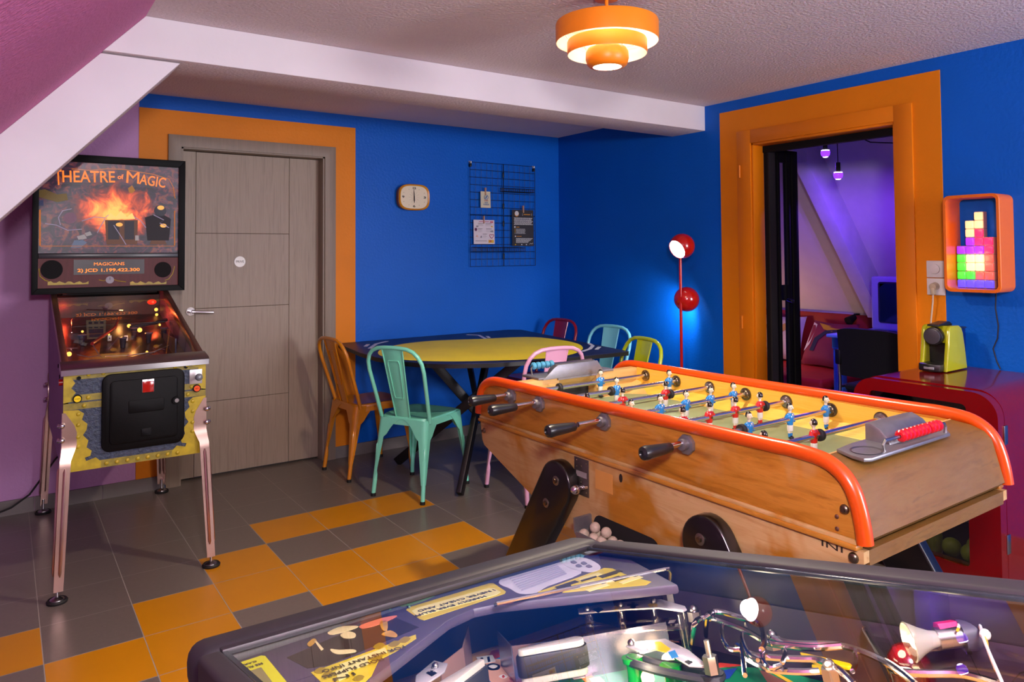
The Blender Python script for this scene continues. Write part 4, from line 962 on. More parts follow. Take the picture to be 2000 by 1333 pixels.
pb = player_mesh('blue', '1573b5'); pr2 = player_mesh('red', 'b8140f')
used = {}
def player(parent, kind, x, lean=0.0):
    src = pb if kind == 'b' else pr2
    if kind in used: q = src.copy(); COL.objects.link(q)
    else: q = src; used[kind] = 1
    q.parent = parent; q.location = Vector((x, parent['ry'], RODZ)) - o
    q.rotation_euler = (0, lean, R(-90 if kind == 'b' else 90))
rods = [('b', -2.443, [-1.728], True), ('b', -2.627, [-1.806, -1.499], True), ('r', -2.809, [-2.09, -1.942, -1.715], False) if False else ('r', -2.809, [-1.945, -1.716, -1.52 - 0.6], False),
        ('b', -2.988, [-2.073, -1.932, -1.798, -1.663, -1.530], True), ('r', -3.169, [-2.15, -2.018, -1.886, -1.750, -1.612], False), ('b', -3.347, [-1.909, -1.694, -1.485], True), ('r', -3.527, [-1.838, -2.08], False), ('r', -3.70, [-1.72], False)]
for k, (kind, y, xs, near) in enumerate(rods):
    rodm = M('rod_steel', 'd2d0d2', 0.22, 1.0, var=0.03)
    y0 = XN - 0.03
    b = B(o); b.cyl((XN + 0.01 if not near else XN - 0.10, y, RODZ), (XF + 0.02 if near else XF + 0.12, y, RODZ), 0.0082, rodm, n=16)
    if near: b.cyl((XN - 0.12, y, RODZ), (XN - 0.02, y, RODZ), 0.0086, chrome, n=16)
    rod = b.done('rod', t); rod['ry'] = y
    for x in xs: player(rod, kind, x)
    # rubber stop rings and bearings
    st = {0: [-1.955], 1: [-1.835], 2: [-1.69], 5: [-1.945], 6: [-1.808], 4: [-1.585]}.get(k, [])
    for x in st:
        b = B(o); b.cyl((x - 0.008, y, RODZ), (x + 0.008, y, RODZ), 0.0185, blkm, n=24, bev=0.003); b.done('stop_ring', rod)
    b = B(o); xf = XF - 0.035
    b.cyl((xf + 0.002, y, RODZ), (xf - 0.004, y, RODZ), 0.0245, brass, n=32, bev=0.001)
    if near:
        b.sph((xf - 0.003, y, RODZ), 0.016, brass, (0.5, 1, 1), 16)
        for a in (90, 210, 330): b.sph((xf - 0.005, y + 0.018 * math.cos(R(a)), RODZ + 0.018 * math.sin(R(a))), 0.003, brass, (0.6, 1, 1), 8)
    else:
        for q, r in ((0.006, 0.0205), (0.011, 0.0175), (0.016, 0.0145)): b.cyl((xf, y, RODZ), (xf - q, y, RODZ), r, steel, n=28, bev=0.001)
    b.done('bearing', rod)
    if near:
        b = B(o); hexr = [(y + 0.030 * math.cos(R(22.5 + 45 * i)), RODZ - 0.006 + 0.030 * math.sin(R(22.5 + 45 * i))) for i in range(8)]
        b.prism(hexr, 'x', XN - 0.012, XN + 0.002, alu, 0.002); b.cyl((XN - 0.03, y, RODZ - 0.004), (XN, y, RODZ - 0.004), 0.0165, alu, n=24); b.done('bearing_nut', rod)
        xs_ = {0: -2.275, 1: -2.305, 3: -2.325, 5: -2.265}[k]
        b = B(o); b.lathe([(0, 0.0), (0.012, 0.0), (0.0145, 0.004), (0.016, 0.03), (0.0195, 0.085), (0.021, 0.10), (0.0185, 0.112), (0.009, 0.118), (0.006, 0.114), (0, 0.114)], M('grip_black', '17181b', 0.35, var=0.1, coat=0.2), 24, Matrix.Translation((xs_, y, RODZ - 0.004)) @ Matrix.Rotation(R(-90), 4, 'Y')); b.done('handle', rod)
        if k in (0, 1, 3, 5) :
            pass
# table legs
for x0, x1 in ((XN - 0.052, XN - 0.002), (XF + 0.002, XF + 0.052)):
    for cy, s in ((-2.775, 1), (-3.445, -1)):
        top_ = Vector((cy, 0.578)); bot_ = Vector((cy + s * 0.36, 0.0)); dv = (top_ - bot_).normalized(); nv = Vector((dv.y, -dv.x)); wd = 0.083
        A0 = math.degrees(math.atan2(nv.y, nv.x))
        pts = [tuple(bot_ + nv * wd), tuple(top_ + nv * wd)] + arc(top_.x, top_.y, wd, A0, A0 + 180, 14)[1:-1] + [tuple(top_ - nv * wd), tuple(bot_ - nv * wd)]
        pts = [(p[0], max(0.0, p[1])) for p in pts]
        b = B(o); b.prism(pts, 'x', x0, x1, blkp, 0.009, 3); L = b.done('leg', t)
        for q in (0.02, -0.09):
            c = top_ + dv * q; xo = x0 if x0 < -2 else x1; sg = -1 if x0 < -2 else 1
            b = B(o); b.cyl((xo, c.x, c.y), (xo + sg * 0.004, c.x, c.y), 0.0165, M('washer', '8a7f74', 0.35, 0.9), n=28, bev=0.001); b.cyl((xo + sg * 0.003, c.x, c.y), (xo + sg * 0.010, c.x, c.y), 0.009, brass, n=6, bev=0.001); b.done('bolt', L)
# coin mech, keyhole patch, bolts, stencil
b = B(o); b.box(XN - 0.003, XN, -2.902, -2.826, 0.555, 0.682, M('coin_plate', '6e6560', 0.4, 0.8, var=0.1), 0.001)
b.box(XN - 0.004, XN - 0.002, -2.893, -2.838, 0.618, 0.637, M('coin_label', '8f8583', 0.5))
for y, z in ((-2.84, 0.672), (-2.89, 0.668), (-2.864, 0.655), (-2.84, 0.65), (-2.89, 0.57), (-2.862, 0.60)): b.sph((XN - 0.003, y, z), 0.003, brass, n=8)
b.cyl((XN - 0.003, -2.872, 0.586), (XN - 0.03, -2.872, 0.586), 0.010, chrome); b.sph((XN - 0.036, -2.872, 0.583), 0.0165, chrome, (1.2, 1, 1)); b.cyl((XN - 0.006, -2.895, 0.592), (XN - 0.02, -2.895, 0.592), 0.007, chrome); b.done('coin_slot', t)
b = B(o); b.box(XN - 0.0008, XN, -3.02, -2.935, 0.598, 0.662, M('label_patch', 'c98f45', 0.5)); b.done('bare_patch', t)
b = B(o); b.prism([(-3.06 + 0.008 * math.cos(R(a)), 0.662 + 0.014 * math.sin(R(a))) for a in range(0, 360, 30)], 'x', XN - 0.001, XN, M('keyhole_dark', '1d1208', 0.8)); b.done('keyhole', t)
for y, z, r in ((-2.235, 0.655, 0.011), (-3.865, 0.78, 0.012), (-3.862, 0.672, 0.013)):
    y = max(y, -3.835) if z > 0.7 else max(y, -3.855)
    b = B(o); b.sph((XN - 0.001, y, z), r, brass, (0.7, 1, 1), 16); b.cyl((XN - 0.006, y, z), (XN - 0.012, y, z), r * 0.45, brass, n=6); b.done('dome_bolt', t)
for z in (0.757, 0.728): b = B(o); b.sph((XN - 0.002, -3.815, z), 0.0055, M('screw_brown', '5a3424', 0.5), (0.5, 1, 1), 10); b.done('screw', t)
b = B(o); b.text('INI', 0.02, M('stencil_ink', '2a1a10', 0.7), frame((XN - 0.0008, -3.80, 0.680), (0, -1, 0), (0, 0, 1)), 0.0003, 0.055); b.done('stencil_letters', t)
# ball tray on the side, its shaded opening a dark sheet, balls in it
TRX, TRY0, TRY1 = XN - 0.075, -2.905, -3.22
b = B(o)
b.prism([(TRY0, 0.505), (TRY0 - 0.004, 0.46), (TRY0 - 0.03, 0.43), (TRY1 + 0.03, 0.43), (TRY1, 0.46), (TRY1, 0.475), (TRY1 + 0.012, 0.462), (TRY1 + 0.035, 0.438), (TRY0 - 0.033, 0.438), (TRY0 - 0.010, 0.462), (TRY0 - 0.008, 0.503)], 'x', TRX, XN, alu)
b.box(TRX - 0.006, TRX, TRY1 + 0.02, TRY0 - 0.02, 0.428, 0.468, alu, 0.003); b.done('ball_tray', t)
b = B(o); b.prism(rrect(TRY1 - 0.01, TRY0 + 0.0 - 0.02, 0.432, 0.512, 0.036), 'x', XN - 0.0015, XN, M('opening_shade', '0a0706', 0.9)); b.done('tray_opening_shade', t)
cork = M('ball_cork', 'b9a793', 0.7, var=0.15, vs=60, bump=0.0008, bs=120)
first = None
spots = [(0.018, -2.94, 0.457), (0.05, -2.965, 0.457), (0.022, -2.985, 0.457), (0.05, -3.005, 0.457), (0.022, -3.022, 0.457), (0.052, -3.042, 0.457), (0.02, -3.06, 0.457), (0.05, -3.08, 0.457), (0.036, -2.975, 0.486), (0.036, -3.03, 0.486), (0.022, -3.10, 0.457), (0.05, -3.12, 0.457)]
for dx, y, z in spots:
    if first is None: b = B(); b.sph((0, 0, 0), 0.0175, cork, n=18); q = first = b.done('football_table_ball')
    else: q = first.copy(); COL.objects.link(q)
    q.location = (XN - 0.075 + dx, y, z); q.rotation_euler = (dx * 90, y * 40, z * 30)
    tag(q, 'small cork ball lying in the ball tray on the football table side', 'ball', 'cork balls in the football table tray')
# ------------------------------------------------------------------ tiered pendant lamp
lampo = M('lamp_orange', 'e8800a', 0.4, var=0.02); lampw = M('lamp_white', 'f2ece4', 0.6, var=0.02)
LP = Vector((-1.995, -2.80, 2.372)); DZ_ = -0.020
t = thing('pendant_lamp', 'tiered orange pendant lamp with white inside hanging from the ceiling', 'lamp', LP); o = LP
X = Matrix.Translation(LP + Vector((0, 0, DZ_)))
def shell(b, prof_out, mo, mi_, th=0.0025):
    b.lathe(prof_out, mo, 56, X); b.lathe([(max(0.0, r - th), z - (0.0 if k else th)) for k, (r, z) in enumerate(prof_out)], mi_, 56, X)
b = B(o); b.cyl(LP + Vector((0, 0, -0.02)), LP, 0.045, lampo, n=32, bev=0.004); b.done('ceiling_cap', t)
b = B(o); b.tube([LP + Vector((0, 0, -0.01)), LP + Vector((0, 0, -0.095))], 0.007, lampo, 10); b.cyl(LP + Vector((0, 0, -0.105)), LP + Vector((0, 0, -0.08)), 0.02, lampo, 0.01, 24); b.done('stem', t)
def ring(name, R0, z1, z0, rin):
    b = B(o); b.lathe([(rin, z1), (R0 - 0.010, z1), (R0 - 0.003, z1 - 0.003), (R0, z1 - 0.010), (R0, z0)], lampo, 64, X)
    b.lathe([(rin, z1 - 0.003), (R0 - 0.012, z1 - 0.003), (R0 - 0.003, z1 - 0.012), (R0 - 0.0025, z0)], lampw, 64, X); b.lathe([(R0, z0), (R0 - 0.0025, z0)], lampw, 64, X); return b.done(name, t)
ring('upper_shade', 0.193, -0.082, -0.162, 0.0)
ring('middle_shade', 0.150, -0.150, -0.208, 0.07)
b = B(o); b.lathe([(0.072, -0.185), (0.080, -0.20), (0.081, -0.225), (0.075, -0.246), (0.066, -0.254), (0.054, -0.256)], lampo, 56, X); b.lathe([(0.070, -0.185), (0.077, -0.20), (0.078, -0.225), (0.073, -0.243), (0.054, -0.254)], lampw, 56, X); b.done('lower_shade', t)
b = B(o); b.lathe([(0.0, -0.2545), (0.054, -0.2545)], glow('lamp_disc', (1.0, 0.86, 0.62), 7.0), 40, X); b.lathe([(0, -0.15), (0.03, -0.155), (0.034, -0.18), (0.0, -0.205)], glow('lamp_bulb', (1.0, 0.85, 0.6), 10), 24, X); b.done('bulb', t)
for k in range(3):
    a = R(120 * k + 30); b = B(o); b.cyl(LP + Vector((0.148 * math.cos(a), 0.148 * math.sin(a), -0.172)), LP + Vector((0.185 * math.cos(a), 0.185 * math.sin(a), -0.11)), 0.0025, lampw, n=6); b.cyl(LP + Vector((0.077 * math.cos(a), 0.077 * math.sin(a), -0.215)), LP + Vector((0.10 * math.cos(a), 0.10 * math.sin(a), -0.172)), 0.0025, lampw, n=6); b.done('spacer', t)
light('pendant_light', 'POINT', LP + Vector((0, 0, -0.245)), 3.5, (1.0, 0.74, 0.42), 0.03)
l = light('pendant_down', 'SPOT', LP + Vector((0, 0, -0.282)), 105, (1.0, 0.84, 0.62), 0.05, LP + Vector((0, 0, -2)), R(160), 0.6)
light('pendant_upper', 'POINT', LP + Vector((0.11, 0, -0.155)), 0.7, (1.0, 0.78, 0.5), 0.02); light('pendant_upper', 'POINT', LP + Vector((-0.08, -0.08, -0.155)), 0.7, (1.0, 0.78, 0.5), 0.02)
# ------------------------------------------------------------------ red floor lamp with two ball heads
lr = M('lamp_red', 'b30f0c', 0.2, var=0.03, coat=0.5); lw = glow('lamp_led', (1.0, 0.97, 0.95), 8.0)
px_, py_l = -0.235, -1.555
t = thing('floor_lamp', 'red floor lamp with two ball heads on a thin pole beside the orange doorway', 'lamp', (px_, py_l, 0)); o = Vector((px_, py_l, 0))
b = B(o); b.cyl((px_, py_l, 0), (px_, py_l, 0.018), 0.14, lr, n=48, bev=0.004); b.done('base', t)
b = B(o); b.cyl((px_ - 0.004, py_l, 0.01), (px_ + 0.0, py_l, 1.44), 0.0095, lr, n=16); b.done('pole', t)
def head(c, d, r=0.082, cut=0.62, on=True):
    """ball cut flat on one side; d = direction of the opening"""
    d = Vector(d).normalized(); q = d.to_track_quat('Z', 'Y').to_matrix().to_4x4(); X = Matrix.Translation(c) @ q
    prof = [(0, -r)] + [(r * math.cos(a), r * math.sin(a)) for a in [R(-90 + (90 + math.degrees(math.asin(cut))) * k / 18) for k in range(1, 19)]]
    b = B(o); b.lathe(prof, lr, 40, X); rr = r * math.sqrt(1 - cut * cut); b.lathe([(rr, r * cut), (rr - 0.004, r * cut - 0.004)], lr, 40, X); hd = b.done('lamp_head', t)
    b = B(o); b.lathe([(0, r * cut - 0.003), (rr - 0.003, r * cut - 0.003)], lw, 40, X); b.done('led_disc', hd); return Vector(c) + d * (r * cut + 0.01), d
h1 = at(1332, 481, x=-0.25); 
p, d = head(h1 + Vector((0.0, 0, 0)), (-0.85, 0.05, -0.42))
light('floor_lamp_upper', 'SPOT', p, 6, (0.95, 0.97, 1.0), 0.05, p + d, R(140), 0.5)
h2 = at(1341, 585, x=-0.165)
p, d = head(h2, (0.35, 0.75, -0.45))
light('floor_lamp_lower', 'SPOT', p, 10, (0.85, 0.93, 1.0), 0.05, p + d, R(130), 0.6)
# ------------------------------------------------------------------ wall clock
t = thing('wall_clock', 'orange rounded wall clock with cream face on the blue wall', 'clock', (-1.39, 0, 1.81)); o = t.location.copy()
def sq(hw, hh, n=3.2, N=64, cx=-1.392, cz=1.809):
    out = []
    for k in range(N):
        a = 2 * math.pi * k / N; c_, s_ = math.cos(a), math.sin(a)
        out.append((cx + hw * math.copysign(abs(c_) ** (2 / n), c_), cz + hh * math.copysign(abs(s_) ** (2 / n), s_)))
    return out
co = M('clock_orange', 'c9850f', 0.3, coat=0.3); cb = M('clock_brown', '8a4a1c', 0.5); cf = M('clock_face', 'd8cdb4', 0.5, var=0.02); ink = M('clock_ink', '15130f', 0.5)
b = B(o); b.prism(sq(0.122, 0.092), 'y', -0.046, -0.001, cb, 0.004); b.done('body', t)
b = B(o)
N = 64; A, Bq = sq(0.126, 0.096), sq(0.112, 0.084)
tt = bmesh.new(); rings = [[tt.verts.new((p[0], y, p[1])) for p in P] for P, y in ((A, -0.043), (A, -0.056), (sq(0.121, 0.092), -0.062), (Bq, -0.057), (Bq, -0.046))]
for r0, r1 in zip(rings, rings[1:]):
    for k in range(N): tt.faces.new((r0[k], r0[(k + 1) % N], r1[(k + 1) % N], r1[k]))
bmesh.ops.recalc_face_normals(tt, faces=tt.faces[:]); b.take(tt, co); b.done('rim', t)
b = B(o); b.prism(sq(0.113, 0.085), 'y', -0.050, -0.044, cf)
cx, cz = -1.392, 1.809
for s, dx, dz in (('12', 0, 0.066), ('3', 0.088, 0), ('6', 0, -0.066), ('9', -0.088, 0)): b.text(s, 0.021, ink, frame((cx + dx, -0.0503, cz + dz), (1, 0, 0), (0, 0, 1)), 0.0003, 0.026 if s == '12' else 0.019, 0.0008)
for k in range(12):
    a = R(30 * k); 
    if k % 3: b.cyl((cx + 0.088 * math.cos(a) * (1.1 if k in (1, 5, 7, 11) else 0.95), -0.0505, cz + 0.066 * math.sin(a)), (cx + 0.088 * math.cos(a) * (1.1 if k in (1, 5, 7, 11) else 0.95), -0.0500, cz + 0.066 * math.sin(a)), 0.0022, ink, n=8)
    b.box(-0.0004, 0.0004, -0.0003, 0.0003, 0.018, 0.045, M('clock_line', '8a8068', 0.6), X=Matrix.Translation((cx, -0.0502, cz)) @ Matrix.Rotation(a, 4, 'Y'))
b.done('dial', t)
for nm, ang, ln, w_ in (('minute_hand', -3, 0.058, 0.0028), ('hour_hand', -181, 0.042, 0.004)):
    b = B(o); b.prism([(-w_, -0.012), (w_, -0.012), (w_ * 1.2, ln * 0.5), (0.0006, ln), (-0.0006, ln), (-w_ * 1.2, ln * 0.5)], 'y', -0.0535, -0.0525, ink, X=Matrix.Translation((cx, 0, cz)) @ Matrix.Rotation(R(ang), 4, 'Y')); b.done(nm, t)
# ------------------------------------------------------------------ black wire grid board
wm = M('wire_black', '07080c', 0.4)
def wire_panel(x0, x1, z0, z1, label):
    t = thing('wire_grid_panel', label, 'grid panel', ((x0 + x1) / 2, 0, z0), 0, 'black wire grid panels on the back wall'); o = t.location.copy(); y = -0.022
    b = B(o); b.tube([(x0, y, z0), (x1, y, z0), (x1, y, z1), (x0, y, z1)], 0.0026, wm, 6, True); b.done('border', t)
    b = B(o)
    for k in range(1, 6): x = x0 + (x1 - x0) * k / 6; b.cyl((x, y, z0), (x, y, z1), 0.0012, wm, n=6)
    for k in range(1, 7): z = z0 + (z1 - z0) * k / 7; b.cyl((x0, y - 0.002, z), (x1, y - 0.002, z), 0.0016, wm, n=6)
    b.done('wires', t)
gx = [-0.895, -0.584, -0.581, -0.270]; gz = [1.293, 1.692, 1.697, 2.106]
wire_panel(gx[0], gx[1], gz[2], gz[3], 'upper left black wire grid panel holding the small no smoking card')
wire_panel(gx[2], gx[3], gz[2], gz[3], 'upper right black wire grid panel with the small wire shelf')
wire_panel(gx[0], gx[1], gz[0], gz[1], 'lower left black wire grid panel holding the white printed sheet')
wire_panel(gx[2], gx[3], gz[0], gz[1], 'lower right black wire grid panel under the black notice')
for k, (x, z) in enumerate(((-0.583, 2.02), (-0.583, 1.77), (-0.583, 1.63), (-0.583, 1.37))):
    b = B(); b.box(x - 0.006, x + 0.006, -0.028, -0.017, z - 0.022, z + 0.022, wm, 0.002)
    tag(b.done('panel_connector'), ['top', 'second', 'third', 'lowest'][k] + ' black plastic connector clipping the two wire grid columns together', 'connector', 'connectors of the wire grid panels')
for x, z, lab in ((-0.888, 2.098, 'left'), (-0.277, 2.096, 'right')):
    b = B(); b.box(x - 0.006, x + 0.006, -0.03, 0, z - 0.03, z - 0.004, wm, 0.002); b.cyl((x, -0.006, z + 0.012), (x, 0, z + 0.012), 0.006, M('hook_white', 'd0d0d4', 0.4), n=12); b.box(x - 0.004, x + 0.004, -0.03, -0.004, z - 0.004, z + 0.014, M('hook_white', 'd0d0d4', 0.4), 0.002)
    tag(b.done('wall_hook'), 'small white hook carrying the top ' + lab + ' corner of the wire grid', 'hook', 'hooks of the wire grid')
def basket(name, label, x0, x1, z, dep, h, bars):
    t = thing(name, label, 'wire basket', ((x0 + x1) / 2, -0.025, z), 0, 'wire shelves on the grid panels'); o = t.location.copy()
    b = B(o); y0, y1 = -0.026, -0.026 - dep
    b.tube([(x0, y0, z + h), (x1, y0, z + h), (x1, y1, z + h * 0.8), (x0, y1, z + h * 0.8)], 0.002, wm, 6, True); b.tube([(x0, y0, z), (x1, y0, z), (x1, y1, z), (x0, y1, z)], 0.002, wm, 6, True); b.done('rims', t)
    b = B(o)
    for k in range(bars + 1):
        x = x0 + (x1 - x0) * k / bars; b.tube([(x, y0, z + h), (x, y0, z), (x, y1, z), (x, y1, z + h * 0.8)], 0.0013, wm, 5)
    for q in (0.33, 0.66): b.cyl((x0, y0 + (y1 - y0) * q, z), (x1, y0 + (y1 - y0) * q, z), 0.0013, wm, n=5)
    for x in (x0, x1):
        for k in range(4): y = y0 + (y1 - y0) * (k + 1) / 5; b.cyl((x, y, z), (x, y, z + h * (1 - 0.04 * k)), 0.0012, wm, n=5)
    b.done('bars', t)
basket('wire_basket', 'long black wire basket low on the grid panels', -0.888, -0.445, 1.408, 0.10, 0.035, 26)
basket('wire_shelf', 'narrow black wire shelf high on the right grid panel', -0.615, -0.315, 1.885, 0.055, 0.03, 14)
clipm = M('clip_wood', 'b98e74', 0.6)
def sheet(name, label, x0, x1, z0, z1, m, cat, draw, curl=0.004):
    t = thing(name, label, cat, ((x0 + x1) / 2, -0.03, z0)); o = t.location.copy(); b = B(o)
    b.grid(lambda u, v: Vector((x0 + (x1 - x0) * u, -0.0285 - curl * (1 - v) * (0.3 + u * u), z0 + (z1 - z0) * v)), 6, 8, m, 0.0004); s = b.done('paper', t)
    b = B(o); draw(b, x0, x1, z0, z1); b.done('print', t)
    return t
def flat(b, xa, xb, za, zb, m, y=-0.0345): b.box(xa, xb, y, y + 0.0003, za, zb, m)
def clip(x, z, lab):
    b = B(); b.box(x - 0.004, x + 0.004, -0.040, -0.019, z - 0.03, z + 0.03, clipm, 0.002); b.cyl((x - 0.0055, -0.030, z), (x + 0.0055, -0.030, z), 0.0035, steel, n=8)
    tag(b.done('clothes_peg'), lab, 'clothes peg', 'wooden pegs on the wire grid')
bi = M('ink_blue', '2f6fb5', 0.6); rd_ = M('ink_red', 'b54a3a', 0.6); gy = M('ink_grey', '8c8890', 0.6); wi = M('ink_white', 'c9c9cc', 0.6); oi = M('ink_ochre', 'b57a2a', 0.6); pi_ = M('ink_pink', 'a84a78', 0.6); yi_ = M('ink_yellow', 'd0a520', 0.6); dk_ = M('ink_dark', '2a2530', 0.6)
def d1_(b, x0, x1, z0, z1):
    cx = (x0 + x1) / 2 + 0.004; cz = z0 + (z1 - z0) * 0.64
    b.tube([(cx + 0.018 * math.cos(R(a)), -0.0345, cz + 0.018 * math.sin(R(a))) for a in range(0, 360, 15)], 0.0016, bi, 5, True); b.cyl((cx - 0.012, -0.0345, cz - 0.012), (cx + 0.012, -0.0345, cz + 0.012), 0.0016, bi, n=5); b.box(cx - 0.003, cx + 0.003, -0.0345, -0.034, cz - 0.010, cz + 0.010, bi)
    for s, z, m in (('ZONE', 0.44, rd_), ('NON', 0.31, bi), ('FUMEUR', 0.19, bi)): b.text(s, 0.017, m, frame((cx, -0.0343, z0 + (z1 - z0) * z), (1, 0, 0), (0, 0, 1)), 0.0002, 0.03 if s == 'NON' else 0.038 if s == 'ZONE' else 0.052)
sheet('notice_card', 'small cream no smoking card pegged to the upper left grid', -0.803, -0.712, 1.752, 1.880, M('card_cream', 'c8c0a8', 0.7, var=0.02), 'notice', d1_)
def d2_(b, x0, x1, z0, z1):
    W, H = x1 - x0, z1 - z0
    def P(u, v): return (x0 + W * u, z0 + H * v)
    flat(b, *[P(u, 0)[0] for u in (0.24, 0.72)], P(0, .915)[1], P(0, .94)[1], pi_); flat(b, P(.78, 0)[0], P(.92, 0)[0], P(0, .88)[1], P(0, .95)[1], M('stamp_red', 'b85a70', .6))
    for u0, u1, vs_ in ((.2, .45, (.84, .80, .76)), (.55, .85, (.84, .80, .76)), (.18, .4, (.62, .58, .54, .50)), (.58, .85, (.62, .57, .52)), (.42, .62, (.40, .35, .31, .27)), (.06, .62, (.12,))):
        for k, v in enumerate(vs_): flat(b, P(u0, 0)[0], P(u1 - 0.05 * (k % 2), 0)[0], P(0, v)[1], P(0, v + (.014 if k == 0 else .008))[1], dk_ if k == 0 else gy)
    b.prism([(P(.09, .6)[0] + .011 * math.cos(R(a)), P(.09, .6)[1] + .013 * math.sin(R(a))) for a in range(0, 360, 30)], 'y', -0.0345, -0.034, M('ink_plum', '5a1e50', .6))
    b.prism([P(.10, .72), P(.14, .78), P(.16, .72), P(.20, .78), P(.21, .70), (P(.12, 0)[0], P(0, .69)[1])], 'y', -0.0345, -0.034, gy); b.prism([P(.82, .70), P(.90, .70), P(.89, .76), P(.84, .75)], 'y', -0.0345, -0.034, yi_)
    b.prism([P(.78, .5), P(.83, .58), P(.85, .52), P(.90, .58), P(.94, .49)], 'y', -0.0345, -0.034, gy); b.prism([P(.08, .3), P(.16, .38), P(.2, .28), P(.14, .3)], 'y', -0.0345, -0.034, M('ink_peach', 'd9a890', .6)); b.prism([P(.3, .26), P(.33, .34), P(.37, .34), P(.38, .26)], 'y', -0.0345, -0.034, gy)
    hx, hz = P(.85, .33); b.tube([(hx + .0012 * 16 * math.sin(R(a)) ** 3, -0.0345, hz + .0012 * (13 * math.cos(R(a)) - 5 * math.cos(R(2 * a)) - 2 * math.cos(R(3 * a)))) for a in range(0, 360, 15)], 0.0022, pi_, 5, True)
    flat(b, P(.70, 0)[0], P(.95, 0)[0], P(0, .05)[1], P(0, .17)[1], yi_); flat(b, P(.74, 0)[0], P(.84, 0)[0], P(0, .09)[1], P(0, .15)[1], rd_, -0.0348)
sheet('notice_sheet', 'white printed sheet with pink heart pegged to the lower left grid', -0.868, -0.676, 1.468, 1.656, M('sheet_white', 'cfc6cf', 0.7, var=0.02), 'notice', d2_)
def d3_(b, x0, x1, z0, z1):
    W, H = x1 - x0, z1 - z0
    def P(u, v): return (x0 + W * u, z0 + H * v)
    for r, m, y in ((.022, oi, -0.0343), (.019, wi, -0.0346)): b.prism([(P(.2, .9)[0] + r * math.cos(R(a)), P(.2, .9 if r < .02 else .885)[1] + r * math.sin(R(a))) for a in range(0, 360, 20)], 'y', y, y + .0004, m)
    b.text('[ MENU ]', 0.014, oi, frame((P(.68, .87)[0], -0.0345, P(0, .87)[1]), (1, 0, 0), (0, 0, 1)), 0.0002, 0.09) if False else flat(b, P(.52, 0)[0], P(.84, 0)[0], P(0, .86)[1], P(0, .885)[1], oi)
    for u in (.47, .9): b.tube([(P(u + (.02 if u < .6 else -.02), .9)[0], -0.0345, P(0, .9)[1]), (P(u, .9)[0], -0.0345, P(0, .895)[1]), (P(u, .84)[0], -0.0345, P(0, .845)[1]), (P(u + (.02 if u < .6 else -.02), .84)[0], -0.0345, P(0, .84)[1])], 0.001, wi, 5)
    rnd = random.Random(3)
    def words(u0, u1, v, h=.011):
        u = u0
        while u < u1 - .02:
            ln = min(u1 - u, rnd.uniform(.03, .10)); flat(b, P(u, 0)[0], P(u + ln, 0)[0], P(0, v)[1], P(0, v + h)[1], wi); u += ln + .012
    for k, v in enumerate((.765, .735, .705, .675, .645, .615, .585)): words(.07 + .02 * (k % 2), .95 - .03 * (k % 3), v, .016)
    flat(b, P(.08, 0)[0], P(.14, 0)[0], P(0, .50)[1], P(0, .545)[1], wi); flat(b, P(.18, 0)[0], P(.32, 0)[0], P(0, .51)[1], P(0, .53)[1], oi)
    for v in (.46, .43, .40, .37, .34): flat(b, P(.10, 0)[0], P(.125, 0)[0], P(0, v)[1], P(0, v + .016)[1], yi_ if v > .36 else wi); words(.16, .6 + .12 * ((v * 100) % 2 > 1), v)
    flat(b, P(.11, 0)[0], P(.16, 0)[0], P(0, .25)[1], P(0, .285)[1], wi); flat(b, P(.19, 0)[0], P(.42, 0)[0], P(0, .258)[1], P(0, .276)[1], oi)
    for k, v in enumerate((.20, .172, .145, .118, .09)): words(.16, .94 - .05 * k, v, .014)
    for u in (.11, .4, .62): flat(b, P(u, 0)[0], P(u + .05, 0)[0], P(0, .025)[1], P(0, .055)[1], yi_ if u < .2 else wi)
    b.tube([(P(.78, .05)[0], -0.0345, P(0, .045)[1]), (P(.84, .07)[0], -0.0345, P(0, .075)[1]), (P(.9, .05)[0], -0.0345, P(0, .055)[1]), (P(.95, .08)[0], -0.0345, P(0, .085)[1])], 0.0018, wi, 5)
sheet('notice_sheet', 'tall black notice with white text pegged to the right grid column', -0.505, -0.293, 1.452, 1.745, M('sheet_black', '25232a', 0.6, var=0.05), 'notice', d3_)
clip(-0.760, 1.880, 'wooden peg holding the small cream card'); clip(-0.776, 1.658, 'wooden peg holding the white printed sheet'); clip(-0.396, 1.750, 'wooden peg holding the tall black notice')
# ------------------------------------------------------------------ orange light box with lit colour blocks
bo = M('box_orange', 'd9660c', 0.3, var=0.03, coat=0.2)
BY0, BY1, BZ0, BZ1, BD = -3.384, -3.138, 1.200, 1.657, 0.148
t = thing('light_box', 'deep orange wall box frame with rounded corners holding the lit colour blocks', 'shelf box', (0, (BY0 + BY1) / 2, BZ0)); o = t.location.copy()
b = B(o); OUT = rrect(BY0, BY1, BZ0, BZ1, 0.030, 8); INN = rrect(BY0 + 0.014, BY1 - 0.014, BZ0 + 0.014, BZ1 - 0.014, 0.020, 8); n = len(OUT)
tt = bmesh.new(); L = [[tt.verts.new((x, p[0], p[1])) for p in P] for P, x in ((INN, -0.001), (OUT, -0.001), (OUT, -BD + 0.003), ([(q[0] + (0.003 if q[0] < (BY0 + BY1) / 2 else -0.003), q[1]) for q in OUT], -BD), (INN, -BD))]
for r0, r1 in zip(L, L[1:] + [L[0]]):
    for k in range(n): tt.faces.new((r0[k], r0[(k + 1) % n], r1[(k + 1) % n], r1[k]))
bmesh.ops.recalc_face_normals(tt, faces=tt.faces[:]); b.take(tt, bo); b.done('box_frame', t)
